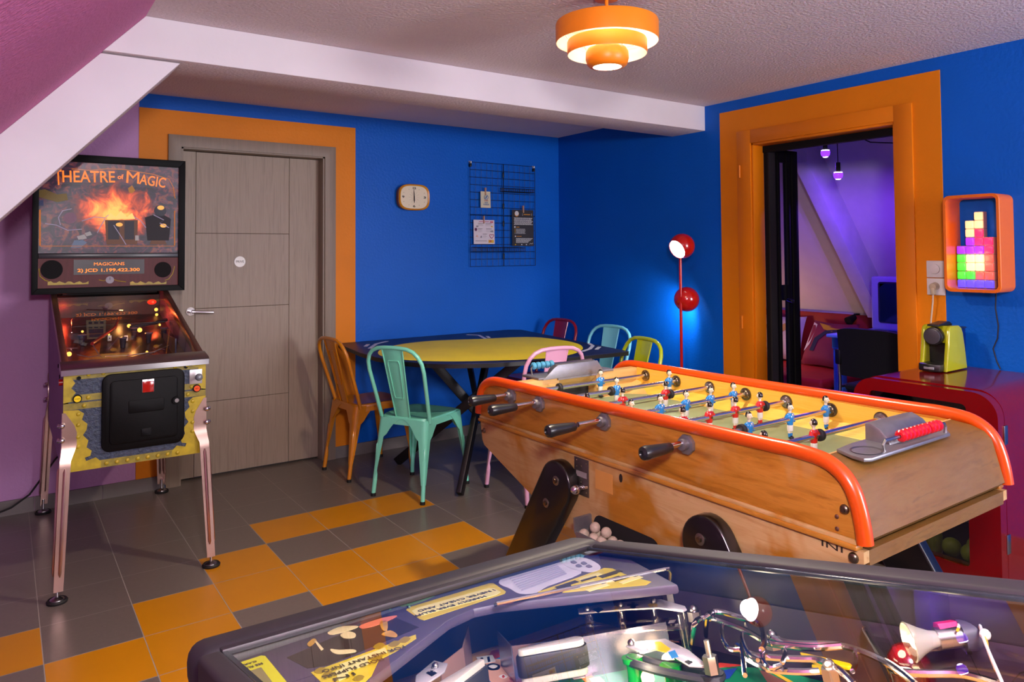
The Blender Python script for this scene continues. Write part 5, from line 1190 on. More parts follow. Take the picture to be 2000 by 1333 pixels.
# blocks: columns counted along -y from the left inner wall, 0..3, rows from the bottom
CW, CH = 0.0405, 0.0405; bx0, bz0 = -3.155, BZ0 + 0.0152
cols = {'violet': (0.10, 0.06, 1.0), 'green': (0.05, 0.75, 0.03), 'coral': (1.0, 0.10, 0.07), 'cream': (1.0, 0.82, 0.35), 'purple': (0.32, 0.01, 0.85), 'magenta': (0.95, 0.01, 0.12), 'peach': (1.0, 0.62, 0.30)}
stren = {'cream': 1.25, 'peach': 1.0}
blocks = [('violet', 0, 0, 4, 1, 'long violet lit block along the bottom of the orange box'), ('green', 0, 1, 2, 1, 'flat green lit block above the violet one'), ('green', 0, 2, 1, 2, 'upright green lit block at the left wall of the box'), ('cream', 1, 2, 2, 2, 'bright cream square lit block in the middle of the stack'),
          ('coral', 2, 1, 2, 1, 'flat coral lit block above the violet one'), ('coral', 3, 2, 1, 2, 'upright coral lit block at the right side of the stack'), ('purple', 0, 4, 3, 1, 'flat purple lit block above the cream square'), ('purple', 1, 5, 1, 1, 'single purple lit block on the purple bar'),
          ('magenta', 3, 4, 1, 2, 'upright magenta lit block at the right edge'), ('magenta', 2, 5, 1, 2, 'upright magenta lit block beside the single purple one'), ('peach', 1, 6, 1, 2, 'upright peach lit block on the purple one'), ('peach', 2, 7, 1, 2, 'topmost upright peach lit block of the stack')]
ck = M('contact_brass', 'c7a05a', 0.3, 0.9)
for nm, c, r, w_, h_, lab in blocks:
    y1 = bx0 - c * CW; y0 = y1 - w_ * CW; z0 = bz0 + r * CH; z1 = z0 + h_ * CH; xf = -0.056; xb_ = -0.012
    t = thing('light_block', lab, 'light block', (-0.05, (y0 + y1) / 2, z0), 0, 'lit blocks in the orange box'); o2 = t.location.copy()
    st = stren.get(nm, 0.9); col = cols[nm]
    m = MATS.get('cell_' + nm)
    if m is None:
        m, nt, bs_ = newmat('cell_' + nm); bs_.inputs['Base Color'].default_value = (*[x * 0.5 + 0.05 for x in col], 1); bs_.inputs['Roughness'].default_value = 0.25
        bs_.inputs['Emission Color'].default_value = (*col, 1); bs_.inputs['Emission Strength'].default_value = st * 0.8; MATS['cell_' + nm] = m
    b = B(o2); g = 0.0014
    for i in range(w_):
        for j in range(h_): b.box(xf, xb_, y1 - (i + 1) * CW + g, y1 - i * CW - g, z0 + j * CH + g, z0 + (j + 1) * CH - g, m, 0.005, 3)
    b.done('cells', t)
    b = B(o2); b.box(xf + 0.008, xb_ + 0.002, y0 + 0.0004, y1 - 0.0004, z0 + 0.0004, z1 - 0.0004, M('block_shell', 'b89a8a', 0.3, trans=0.0), 0.001)
    for i in range(1, w_ + 1): b.cyl((xf - 0.0005, y1 - i * CW + CW / 2, z1 - 0.0012), (xf + 0.006, y1 - i * CW + CW / 2, z1 - 0.0012), 0.0015, ck, n=6)
    b.done('shell', t)
for c, r, col, pw in ((2, 3, (1, .75, .35), .16), (0.5, 2, (.1, .8, .05), .05), (2, 7, (1, .6, .35), .1), (1.5, 4.5, (.4, .05, .9), .06), (1.5, .5, (.15, .1, 1), .06), (3, 5, (1, .03, .2), .05)):
    light('block_light', 'POINT', (-0.10, bx0 - (c + .5) * CW, bz0 + (r + .5) * CH), pw, col, 0.03)
b = B(); b.tube([(-0.008, -3.305, 1.20), (-0.006, -3.30, 1.12), (-0.006, -3.31, 1.04), (-0.006, -3.305, 0.98), (-0.006, -3.285, 0.93), (-0.007, -3.30, 0.87), (-0.009, -3.315, 0.838)], 0.003, M('cable_navy', '0c0c1c', 0.5), 6)
tag(b.done('power_cable'), 'thin dark cable hanging below the orange light box', 'cable')
# ------------------------------------------------------------------ switch and socket plate
wp = M('switch_white', 'cfc9cc', 0.4, var=0.02)
t = thing('wall_socket', 'white dimmer and socket plates on the orange door surround', 'socket', (-0.004, -3.03, 1.175)); o = t.location.copy()
for z0, nm in ((1.260, 'dimmer_plate'), (1.172, 'socket_plate')):
    b = B(o); b.box(-0.014, -0.004, -3.078, -2.993, z0, z0 + 0.0845, wp, 0.003); q = b.done(nm, t)
    b = B(o); b.cyl((-0.0135, -3.035, z0 + 0.043), (-0.022 if nm[0] == 'd' else -0.0125, -3.035, z0 + 0.043), 0.024 if nm[0] == 'd' else 0.028, wp if nm[0] == 'd' else M('socket_well', 'a8a2a4', 0.5), n=32, bev=0.001); b.done('dimmer_knob' if nm[0] == 'd' else 'socket_well', q)
plug = M('plug_cream', 'b7a58e', 0.4)
t = thing('plug_cord', 'cream plug and cord running down from the white socket to the coffee machine', 'cord', (-0.02, -3.035, 1.215)); o = t.location.copy()
b = B(o); b.cyl((-0.0125, -3.035, 1.217), (-0.045, -3.035, 1.214), 0.021, plug, 0.017, 24, 0.003); b.box(-0.05, -0.02, -3.045, -3.025, 1.175, 1.21, plug, 0.006); b.done('plug', t)
b = B(o); b.tube([(-0.04, -3.035, 1.18), (-0.042, -3.034, 1.14), (-0.035, -3.02, 1.05), (-0.03, -3.01, 0.95), (-0.028, -3.01, 0.86), (-0.05, -3.03, 0.841), (-0.09, -3.08, 0.84)], 0.004, plug, 8); b.done('cord', t)
# ------------------------------------------------------------------ red retro fridge and coffee machine
fr_ = M('fridge_red', '6c0309', 0.14, var=0.03, coat=0.25, spec=0.35); dkc = M('cavity_dark', '0d0b0e', 0.6)
FX0, FY0, FY1, FT = -0.665, -3.560, -2.970, 0.834
t = thing('fridge', 'glossy red retro fridge with glass door under the coffee machine', 'fridge', (-0.34, (FY0 + FY1) / 2, 0)); o = t.location.copy()
body = [(FY0, 0.03), (FY1, 0.03)] + arc(FY1 - 0.10, FT - 0.10, 0.10, 0, 90, 8) + arc(FY0 + 0.10, FT - 0.10, 0.10, 90, 180, 8)
inner = [(-3.47, 0.10), (-3.03, 0.10), (-3.03, 0.78), (-3.47, 0.78)]
b = B(o)
# body as a shell so the glass door looks into a real cavity
def ringprism(b, outp, inp, x0, x1, m, mi2):
    tt = bmesh.new()
    n = len(outp); 
    def nearest(p): return min(range(len(inp)), key=lambda k: (inp[k][0] - p[0]) ** 2 + (inp[k][1] - p[1]) ** 2)
    for x in (x0,):
        from mathutils.geometry import tessellate_polygon
        polys = [[Vector((p[0], p[1], 0)) for p in outp], [Vector((p[0], p[1], 0)) for p in inp]]
        allp = outp + inp; vv = [tt.verts.new((x, p[0], p[1])) for p in allp]
        for tri in tessellate_polygon(polys):
            try: tt.faces.new([vv[k] for k in tri])
            except ValueError: pass
    bmesh.ops.recalc_face_normals(tt, faces=tt.faces[:]); b.take(tt, m)
    tt = bmesh.new(); a = [tt.verts.new((x0, *p)) for p in outp]; c = [tt.verts.new((x1, *p)) for p in outp]
    for k in range(n): tt.faces.new((a[k], a[(k + 1) % n], c[(k + 1) % n], c[k]))
    if mi2 is not None: tt.faces.new(c)
    bmesh.ops.recalc_face_normals(tt, faces=tt.faces[:]); b.take(tt, m)
    tt = bmesh.new(); n2 = len(inp); a = [tt.verts.new((x0, *p)) for p in inp]; c = [tt.verts.new((x1 - (0.03 if mi2 is not None else 0), *p)) for p in inp]
    for k in range(n2): tt.faces.new((a[k], a[(k + 1) % n2], c[(k + 1) % n2], c[k]))
    if mi2 is not None: tt.faces.new(c)
    bmesh.ops.recalc_face_normals(tt, faces=tt.faces[:]); b.take(tt, mi2 or m)
ringprism(b, body, inner, FX0 + 0.058, -0.02, fr_, dkc); b.done('body', t)
doorp = [(FY0, 0.05), (FY1, 0.05)] + arc(FY1 - 0.095, FT - 0.10, 0.095, 0, 90, 8) + arc(FY0 + 0.095, FT - 0.10, 0.095, 90, 180, 8)
inn2 = rrect(-3.445, -3.045, 0.125, 0.775, 0.02, 4)
b = B(o); ringprism(b, doorp, inn2, FX0, FX0 + 0.054, fr_, None)
bm_edges = None; dr = b.done('door', t)
md = dr.modifiers.new('bevel', 'BEVEL'); md.width = 0.012; md.segments = 3; md.limit_method = 'ANGLE'; md.angle_limit = R(60)
b = B(o); b.box(FX0 + 0.010, FX0 + 0.014, -3.447, -3.043, 0.122, 0.778, glass('fridge_glass', (0.7, 0.7, 0.72))); b.done('door_pane', dr)
b = B(o); b.box(FX0 + 0.054, FX0 + 0.06, FY0 + 0.004, FY0 + 0.02, 0.06, 0.72, M('seal_orange', 'a8401c', 0.5)); b.done('door_seal', dr)
for z in (0.205, 0.63):
    b = B(o); b.box(FX0 + 0.045, FX0 + 0.075, FY0 - 0.005, FY0 + 0.001, z, z + 0.075, steel, 0.002); b.done('hinge', t)
for z in (0.28, 0.52):
    b = B(o); 
    for k in range(9): b.cyl((FX0 + 0.08 + k * 0.055, -3.465, z), (FX0 + 0.08 + k * 0.055, -3.035, z), 0.002, steel, n=6)
    for y in (-3.46, -3.25, -3.04): b.cyl((FX0 + 0.075, y, z), (-0.09, y, z), 0.0025, steel, n=6)
    b.done('shelf', t)
for y in (-0.01,): pass
for y in (FY0 + 0.05, FY1 - 0.05):
    for x in (-0.58, -0.06): b = B(o); b.cyl((x, y, 0), (x, y, 0.035), 0.018, pblack if 'pblack' in globals() else bk); b.done('foot', t)
yg = M('can_lime', '8fa01c', 0.35); yg2 = M('fruit_lime', '97a82a', 0.5)
for k, (x, y, kind) in enumerate(((-0.55, -3.40, 'b'), (-0.54, -3.32, 'b'), (-0.52, -3.22, 'c'), (-0.56, -3.26, 'c'), (-0.45, -3.38, 'b'))):
    b = B()
    if kind == 'b': b.sph((x, y, 0.102 + 0.038), 0.038, yg2, n=18); tag(b.done('lime_ball'), ['pale green round fruit nearest the fridge hinge', 'pale green round fruit in the middle of the fridge floor', '', '', 'pale green round fruit behind the others in the fridge'][k], 'fruit', 'green fruit at the bottom of the red fridge')
    else:
        b.lathe([(0, 0), (0.028, 0), (0.031, 0.006), (0.031, 0.10), (0.026, 0.112), (0.024, 0.114), (0, 0.112)], yg, 24, Matrix.Translation((x, y, 0.1015))); tag(b.done('drink_can'), ['', '', 'lime green can further left in the fridge', 'lime green can at the front of the fridge floor'][k], 'can', 'lime cans in the red fridge')
lm = M('coffee_lime', 'a3a50c', 0.22, var=0.03, coat=0.4); cbk = M('coffee_black', '101012', 0.35)
t = thing('coffee_machine', 'lime green capsule coffee machine standing on the red fridge', 'coffee machine', (-0.21, -3.145, FT)); o = t.location.copy()
z = FT + 0.004
prof = [(-0.30, z), (-0.10, z), (-0.118, z + 0.10), (-0.135, z + 0.17), (-0.150, z + 0.195), (-0.175, z + 0.207), (-0.245, z + 0.207), (-0.262, z + 0.200), (-0.272, z + 0.185), (-0.278, z + 0.12)]
b = B(o)
b.prism([(x, q) for x, q in prof], 'y', -3.212, -3.192, lm, 0.006, 3); b.prism([(x, q) for x, q in prof], 'y', -3.105, -3.085, lm, 0.006, 3)
b.prism([(-0.225, z), (-0.105, z), (-0.122, z + 0.10), (-0.14, z + 0.168), (-0.155, z + 0.193), (-0.178, z + 0.205), (-0.245, z + 0.205), (-0.268, z + 0.185), (-0.27, z + 0.13), (-0.225, z + 0.125)], 'y', -3.195, -3.102, lm)
b.done('body', t)
b = B(o); b.box(-0.236, -0.224, -3.192, -3.105, z, z + 0.127, cbk); b.done('front_panel', t)
b = B(o); b.cyl((-0.262, -3.148, z + 0.158), (-0.296, -3.148, z + 0.158), 0.042, cbk, n=40, bev=0.004); b.cyl((-0.295, -3.148, z + 0.158), (-0.305, -3.148, z + 0.158), 0.036, M('coffee_grey', '3b3840', 0.3), n=40, bev=0.003); b.done('brew_head', t)
b = B(o); b.prism([(-0.24, -3.10), (-0.24, -3.195), (-0.33, -3.195)] + [(-0.345 + 0.012 * abs(k) / 3, -3.148 + 0.045 * k / 3) for k in range(-2, 3)] + [(-0.33, -3.10)], 'z', z, z + 0.034, cbk, 0.004); b.box(-0.345, -0.325, -3.172, -3.128, z + 0.010, z + 0.021, M('badge_silver', '9a9aa6', 0.3, 0.5), 0.0015); b.done('drip_tray', t)
b = B(o); b.prism([(-0.285, z + 0.204), (-0.17, z + 0.206), (-0.155, z + 0.20), (-0.15, z + 0.21), (-0.175, z + 0.222), (-0.28, z + 0.212)], 'y', -3.172, -3.118, cbk, 0.004); b.done('lever', t)
b = B(o); b.prism([(-0.118, z + 0.01), (-0.070, z + 0.01), (-0.070, z + 0.186), (-0.128, z + 0.186)], 'y', -3.195, -3.10, glass('tank_blue', (0.35, 0.5, 0.85)), 0.004); q = b.done('water_tank', t)
b = B(o); b.box(-0.130, -0.066, -3.198, -3.097, z + 0.186, z + 0.193, M('tank_lid', '101a3a', 0.4), 0.002); b.done('tank_lid', t)
# ------------------------------------------------------------------ card game pinball machine in front
NA = at(375, 1262, z=0.95)
_t = R(-2.0); NU = Vector((math.cos(_t), math.sin(_t), 0)); _vh = Vector((math.sin(_t), -math.cos(_t), 0)); _al = math.atan(0.26)
NV = _vh * math.cos(_al) + Vector((0, 0, math.sin(_al))); NN = NU.cross(-NV)
def P3(u, v, w=0.0): return NA + NU * u + NV * v + NN * w
def PX_(px, py, w):
    d = ray(px, py); return CAM + d * ((NA + NN * w - CAM).dot(NN) / d.dot(NN))
def UV(px, py, w):
    q = PX_(px, py, w) - NA; return q.dot(NU), q.dot(NV)
NX = Matrix.Identity(4)                       # machine frame: x = across, y = -v, z = up from the glass
for i in range(3): NX[i][0] = NU[i]; NX[i][1] = -NV[i]; NX[i][2] = NN[i]; NX[i][3] = NA[i]
nt_ = thing('pinball_machine', 'black edged card game pinball machine in the foreground seen through its glass', 'pinball machine', (-3.40, -4.45, 0)); o = nt_.location.copy()
W_ = 0.566; VE = 1.16
bar_m = M('bar_charcoal', '1a181d', 0.55, var=0.12); cab_m = M('cabinet_dark', '15141a', 0.5)
inn_m = M('inner_side', '2a2130', 0.35, var=0.15)
def slab(b, u0, u1, v0, v1, w0, w1, m, bev=0.0, seg=2): b.box(u0, u1, -v1, -v0, w0, w1, m, bev, seg, NX)
def poly(b, px, w, th, m, bev=0.0, smooth=0):
    """flat piece lying parallel to the glass, outlined where the photo shows it"""
    pts = [UV(x, y, w) for x, y in px]
    if smooth:
        S = [Vector(p) for p in pts]; n = len(S); out = []
        for i in range(n):
            a, c, d, e = S[i - 1], S[i], S[(i + 1) % n], S[(i + 2) % n]
            for k in range(smooth):
                s = k / smooth; out.append(0.5 * ((2 * c) + (d - a) * s + (2 * a - 5 * c + 4 * d - e) * s * s + (3 * c - a - 3 * d + e) * s ** 3))
        pts = [tuple(p) for p in out]
    b.prism([(u, -v) for u, v in pts], 'z', w - th, w, m, bev, 2, NX)
def wire(b, px, w, r, m, n=8, smooth=True):
    pts = [PX_(p[0], p[1], p[2] if len(p) > 2 else w) for p in px]
    if smooth and len(pts) > 2:
        out = []
        for i in range(len(pts) - 1):
            a, c, d, e = [pts[max(0, min(len(pts) - 1, i + k))] for k in (-1, 0, 1, 2)]
            for k in range(4): s = k / 4; out.append(0.5 * ((2 * c) + (d - a) * s + (2 * a - 5 * c + 4 * d - e) * s * s + (3 * c - a - 3 * d + e) * s ** 3))
        pts = out + [pts[-1]]
    b.tube(pts, r, m, n)
b = B(o); slab(b, -0.006, W_ + 0.006, -0.020, 0.060, -0.05, 0.004, bar_m, 0.020, 4); slab(b, 0.02, W_ - 0.03, 0.020, 0.066, -0.006, 0.001, bar_m, 0.002); b.done('lockdown_bar', nt_)
for u0, u1 in ((-0.006, 0.020), (W_ - 0.032, W_ + 0.006)):
    b = B(o); slab(b, u0, u1, 0.066, VE, -0.045, 0.002, bar_m, 0.006, 3)
    ui = u1 if u0 < 0 else u0
    slab(b, ui - 0.001, ui + 0.006, 0.066, VE, -0.006, -0.001, M('glass_channel', '20262c', 0.15, var=0.3, vs=40), 0.001) if u0 < 0 else slab(b, ui - 0.007, ui, 0.066, VE, -0.007, -0.001, M('glass_channel', '20262c', 0.15, var=0.3, vs=40), 0.001)
    b.done('side_rail', nt_)
b = B(o)
for u0, u1 in ((-0.002, 0.017), (W_ - 0.027, W_ - 0.002)):
    q = [P3(u0, 0.0, -0.03), P3(u0, VE, -0.03)]
    for u in (u0,):
        A = P3(u0, 0.0, -0.03); E = P3(u0, VE, -0.03); A2 = P3(u1, 0, -0.03); E2 = P3(u1, VE, -0.03)
        tt = bmesh.new(); vv = [tt.verts.new(p) for p in (A, E, Vector((E.x, E.y, 0.62)), Vector((A.x, A.y, 0.55)), A2, E2, Vector((E2.x, E2.y, 0.62)), Vector((A2.x, A2.y, 0.55)))]
        for f in ((0, 1, 2, 3), (7, 6, 5, 4), (0, 4, 5, 1), (1, 5, 6, 2), (2, 6, 7, 3), (3, 7, 4, 0)): tt.faces.new([vv[k] for k in f])
        bmesh.ops.recalc_face_normals(tt, faces=tt.faces[:]); b.take(tt, cab_m)
A, E = P3(0, 0, -0.045), P3(W_ - 0.004, 0, -0.045); n_ = NV.copy(); n_.z = 0; n_ = n_.normalized() * 0.02
tt = bmesh.new(); vv = [tt.verts.new(p) for p in (A, E, Vector((E.x, E.y, 0.55)), Vector((A.x, A.y, 0.55)), A + n_, E + n_, Vector((E.x, E.y, 0.55)) + n_, Vector((A.x, A.y, 0.55)) + n_)]
for f in ((0, 1, 2, 3), (7, 6, 5, 4), (0, 4, 5, 1), (1, 5, 6, 2), (2, 6, 7, 3), (3, 7, 4, 0)): tt.faces.new([vv[k] for k in f])
bmesh.ops.recalc_face_normals(tt, faces=tt.faces[:]); b.take(tt, cab_m); b.done('cabinet', nt_)
b = B(o)
for u0, u1 in ((0.017, 0.022), (W_ - 0.031, W_ - 0.027)): slab(b, u0, u1, 0.03, VE, -0.16, -0.004, inn_m)
slab(b, 0.022, W_ - 0.03, VE - 0.01, VE, -0.16, 0.0, inn_m); b.done('inner_sides', nt_)
for u in (0.03, W_ - 0.03):
    for v in (0.03, VE - 0.05):
        p = P3(u, v, -0.1); b = B(o); b.cyl((p.x, p.y, 0.0), (p.x, p.y, 0.62), 0.025, bar_m, n=12); b.done('leg', nt_)
b = B(o); b.poly([P3(0.020, 0.05, -0.003), P3(W_ - 0.029, 0.05, -0.003), P3(W_ - 0.029, VE - 0.01, -0.003), P3(0.020, VE - 0.01, -0.003)], glass('table_glass', (0.97, 0.98, 0.98), 0.085)); b.done('glass', nt_)
# playfield with printed areas
WP = -0.105
pfw = wood('pf_wood', ['c08a45', 'd09a54'], (2, 14, 14), 4, 0.25)
b = B(o); slab(b, 0.022, W_ - 0.027, 0.0, VE - 0.01, WP - 0.012, WP, pfw); pfo = b.done('playfield', nt_)
grn = M('pf_green', '0e7d4c', 0.25, var=0.12, vs=6); skn = M('pf_skin', 'dba58a', 0.3, var=0.05); blu = M('pf_blue', '2f86c0', 0.25, var=0.15, vs=20); blk_ = M('pf_black', '0f0d12', 0.3); rdp = M('pf_red', 'b3341c', 0.3, var=0.4, vs=40); wht_ = M('pf_white', 'd9d4d0', 0.3); orp = M('pf_orange', 'd9781c', 0.3); yep = M('pf_yellow', 'd9b30f', 0.3); bld = M('pf_deepblue', '1c3f9a', 0.3); brn = M('pf_brown', '7a4a38', 0.3)
b = B(o)
def art(px, m, k=1, smooth=0): poly(b, px, WP + 0.0002 * k, 0.0003, m, 0, smooth)
art([(880, 1325), (1000, 1265), (1120, 1262), (1330, 1255), (1480, 1290), (1640, 1330), (1640, 1420), (880, 1420)], blk_, 1)
art([(1070, 1295), (1150, 1268), (1290, 1262), (1400, 1300), (1560, 1335), (1560, 1400), (1100, 1400)], grn, 2)
art([(1420, 1300), (1520, 1310), (1620, 1335), (1480, 1335)], grn, 2); art([(960, 1272), (1010, 1262), (1080, 1275), (1010, 1285), (950, 1290)], rdp, 2)
art([(890, 1333), (930, 1300), (990, 1280), (1050, 1290), (1085, 1300), (1070, 1333), (1060, 1380), (900, 1380)], blu, 3)
b.done('printed_field', pfo)
b = B(o)
art([(944, 1292), (980, 1288), (1015, 1294), (1042, 1306), (1052, 1326), (1040, 1348), (1000, 1352), (966, 1338), (945, 1315)], skn, 5, 4)
art([(985, 1286), (1030, 1296), (1058, 1316), (1056, 1348), (1078, 1338), (1080, 1306), (1040, 1284)], blk_, 6); art([(930, 1284), (962, 1280), (968, 1292), (938, 1298)], wht_, 6); art([(938, 1286), (943, 1285), (946, 1295), (941, 1296)], blk_, 7); art([(951, 1284), (956, 1283), (958, 1293), (953, 1294)], blk_, 7)
art([(950, 1300), (962, 1296), (976, 1300), (974, 1308), (960, 1310), (950, 1306)], blk_, 6, 3); art([(954, 1302), (964, 1299), (972, 1302), (963, 1306)], wht_, 7, 3)
for px, py in ((1008, 1311), (983, 1322)): art([(px - 9, py), (px, py - 4), (px + 9, py), (px, py + 4)], wht_, 6, 3); art([(px - 3, py), (px, py - 3), (px + 3, py), (px, py + 3)], rdp, 7, 3)
art([(1000, 1298), (1024, 1303), (1022, 1306), (1000, 1301)], blk_, 6); art([(994, 1326), (1006, 1322), (1008, 1326), (998, 1330)], rdp, 7)
b.done('printed_face', pfo)
b = B(o)
for k, (x, y, m) in enumerate(((1090, 1305, wht_), (1105, 1312, rdp), (1125, 1320, wht_), (1140, 1318, bld), (1150, 1328, orp), (1165, 1330, wht_), (1110, 1300, bld), (1085, 1320, rdp))): art([(x - 16, y - 4), (x + 6, y - 8), (x + 18, y + 4), (x - 4, y + 8)], m, 4 + k % 3)
art([(1180, 1275), (1205, 1272), (1210, 1278), (1186, 1281)], orp, 4, 3); art([(1196, 1292), (1220, 1291), (1224, 1304), (1200, 1306)], brn, 4); art([(1235, 1268), (1265, 1262), (1280, 1276), (1250, 1284)], orp, 4); art([(1300, 1262), (1345, 1275), (1380, 1300), (1330, 1290)], yep, 4); art([(1400, 1312), (1440, 1305), (1425, 1325), (1412, 1328)], bld, 4); art([(1405, 1295), (1455, 1300), (1400, 1305)], rdp, 4); art([(1480, 1305), (1540, 1335), (1500, 1335)], brn, 4)
art([(1490, 1300), (1550, 1333), (1542, 1335), (1486, 1302)], yep, 5)
b.done('printed_inserts', pfo)
b = B(o); poly(b, [(1562, 1274), (1580, 1269), (1610, 1276), (1660, 1295), (1655, 1302), (1615, 1294), (1575, 1286)], -0.085, 0.004, yep, 0.001, 3); poly(b, [(1585, 1298), (1625, 1300), (1645, 1312), (1600, 1311)], -0.085, 0.004, yep, 0.001, 3); b.done('yellow_plastic', pfo)
# apron with cards
apm = M('apron_violet', '423a4e', 0.45, var=0.08); WA = -0.012
b = B(o); poly(b, [(452, 1294), (1112, 1078), (1217, 1084), (1323, 1141), (968, 1180), (925, 1189), (877, 1211), (760, 1300), (690, 1350), (480, 1350)], WA, 0.011, apm, 0.003); apo = b.done('apron', nt_)
cyel = M('card_yellow', 'c9b62a', 0.5, var=0.12, vs=40); cpal = M('card_pale', 'd9d48a', 0.5); cink = M('card_ink', '2a2410', 0.6); cwh = M('card_paper', 'c3c2cc', 0.5, var=0.12, vs=25); clime = M('card_lime', 'c9c90f', 0.5); cpic = M('picture_dark', '241a18', 0.4, var=0.3); gold_ = M('picture_gold', 'c99a3a', 0.35, var=0.3, vs=30); gpal = M('picture_pale', 'e3d59a', 0.4)
def card(nm, draw):
    b = B(o); draw(b); return b.done(nm, apo)
def lay(b, px, m, k=1, sm=0): poly(b, px, WA + 0.0004 * k, 0.0005, m, 0, sm)
def letter(b, s, px, py, wd, h, m, k=3, rot=0.0):
    x = -NU * math.cos(rot) + NV * math.sin(rot); y = NV * math.cos(rot) + NU * math.sin(rot)
    b.text(s, h, m, frame(PX_(px, py, WA + 0.0004 * k), x, y), 0.0002, wd)
def c1(b):
    lay(b, [(793, 1192), (798, 1187), (955, 1140), (964, 1140), (988, 1156), (986, 1160), (828, 1212), (820, 1210)], cyel); lay(b, [(804, 1194), (815, 1188), (955, 1149), (966, 1150), (978, 1157), (970, 1162), (822, 1203), (812, 1202)], cpal, 2)
    letter(b, 'I NEVER CHEAT AND', 893, 1173, 0.105, 0.013, cink, 3, R(-4)); letter(b, 'HARDLY EVER BLUFF', 880, 1184, 0.095, 0.013, cink, 3, R(-4))
card('slogan_card', c1)
def c2(b):
    lay(b, [(974, 1139), (990, 1124), (1030, 1113), (1075, 1096), (1092, 1092), (1120, 1104), (1135, 1120), (1070, 1145), (1048, 1158), (1015, 1160), (995, 1150)], cwh, 1, 3)
    lay(b, [(1098, 1096), (1118, 1089), (1145, 1091), (1168, 1102), (1172, 1112), (1150, 1118), (1120, 1112), (1104, 1105)], cwh, 2, 3)
    for k in range(7):
        t_ = k / 6; lay(b, [(996 + 22 * t_, 1130 + 22 * t_), (1088 + 18 * t_, 1103 + 16 * t_), (1089 + 18 * t_, 1105 + 16 * t_), (997 + 22 * t_, 1132 + 22 * t_)], M('paper_line', '9a98a8', .6), 3)
    for x, y in ((1120, 1098), (1140, 1100), (1150, 1106), (1130, 1105)): lay(b, [(x - 6, y), (x, y - 3), (x + 7, y + 1), (x, y + 3)], M('paper_sketch', '6a6878', .6), 4, 2)
card('rules_card', c2)
def c3(b):
    lay(b, [(1050, 1157), (1180, 1110), (1196, 1111), (1220, 1122), (1240, 1128), (1272, 1137), (1262, 1143), (1100, 1158), (1055, 1160)], cyel)
    for k, (x, y) in enumerate(((1105, 1143), (1150, 1128), (1190, 1122), (1140, 1142), (1190, 1134), (1230, 1134), (1090, 1152), (1165, 1149))): lay(b, [(x - 22, y + 4), (x + 18, y - 9), (x + 26, y - 6), (x - 14, y + 7)], cpal if k % 2 else cink, 2)
    for k, (x, y) in enumerate(((1150, 1132), (1190, 1125), (1135, 1146), (1215, 1132), (1100, 1150))): lay(b, [(x - 16, y + 2), (x + 14, y - 7), (x + 16, y - 5), (x - 14, y + 4)], cink, 3)
card('yellow_strip_card', c3)
def c4(b):
    lay(b, [(607, 1314), (812, 1240), (813, 1248), (775, 1272), (740, 1290), (726, 1320), (700, 1345), (640, 1345)], cyel)
    for k, (x, y) in enumerate(((740, 1262), (770, 1258), (790, 1250), (640, 1318), (625, 1310), (700, 1325), (735, 1285), (655, 1340))): lay(b, [(x - 12, y + 3), (x, y - 6), (x + 12, y - 3), (x + 2, y + 6)], M('card_ochre', '8f7a12', .5), 2, 2)
    for s, x, y, wd in (('FOR INSTANT INFO', 712, 1287, 0.085), ('HOLD FLIPPERS', 690, 1305, 0.06), ('IN', 672, 1322, 0.02)):
        h = wd * 520; lay(b, [(x - h, y + h * .34 + 5), (x - h - 4, y + h * .34 - 4), (x + h - 4, y - h * .36 - 6), (x + h, y - h * .36 + 3)], cpal, 3); letter(b, s, x, y, wd, 0.013, cink, 5, R(-3))
card('flipper_info_card', c4)
def c5(b):
    lay(b, [(458, 1298), (510, 1281), (518, 1282), (562, 1335), (540, 1350), (490, 1350)], clime); lay(b, [(482, 1313), (510, 1304), (532, 1333), (505, 1345)], M('card_grey', '7d7648', .5), 2); letter(b, 'SEE RULES', 490, 1303, 0.024, 0.010, cink, 3); letter(b, 'CARD', 484, 1297, 0.018, 0.009, cink, 3)
card('lime_card', c5)
def c6(b):
    lay(b, [(560, 1285), (755, 1200), (818, 1226), (640, 1300), (600, 1306)], cpic)
    for px in ([(640, 1236), (660, 1226), (680, 1223), (700, 1224), (685, 1231), (650, 1240)], [(665, 1240), (680, 1234), (694, 1238), (692, 1246), (672, 1247)], [(646, 1268), (662, 1270), (690, 1269), (694, 1274), (662, 1278), (648, 1274)]): lay(b, px, gpal, 2, 3)
    for px in ([(600, 1258), (612, 1248), (618, 1252), (606, 1263)], [(742, 1215), (756, 1214), (756, 1232), (746, 1230)], [(745, 1240), (762, 1232), (776, 1240), (770, 1245)]): lay(b, px, gold_, 3, 3)
    lay(b, [(704, 1222), (745, 1208), (775, 1203), (765, 1210), (735, 1222), (708, 1228)], M('picture_coral', 'd9785a', .5), 3, 3); lay(b, [(612, 1250), (616, 1250), (632, 1268), (627, 1271)], gpal, 3)
card('gold_picture', c6)
# trough wire
b = B(o); wire(b, [(968, 1182, WA + .002), (970, 1180, WA + .004), (1298, 1113, -0.012), (1306, 1112, -0.012), (1309, 1118, -0.016), (1308, 1165, -0.05)], 0, 0.0026, chrome, 8, False); p = PX_(1307, 1168, -0.052); b.cyl(p - NN * 0.006, p + NN * 0.006, 0.008, steel, n=6); b.done('chrome_wire', nt_)
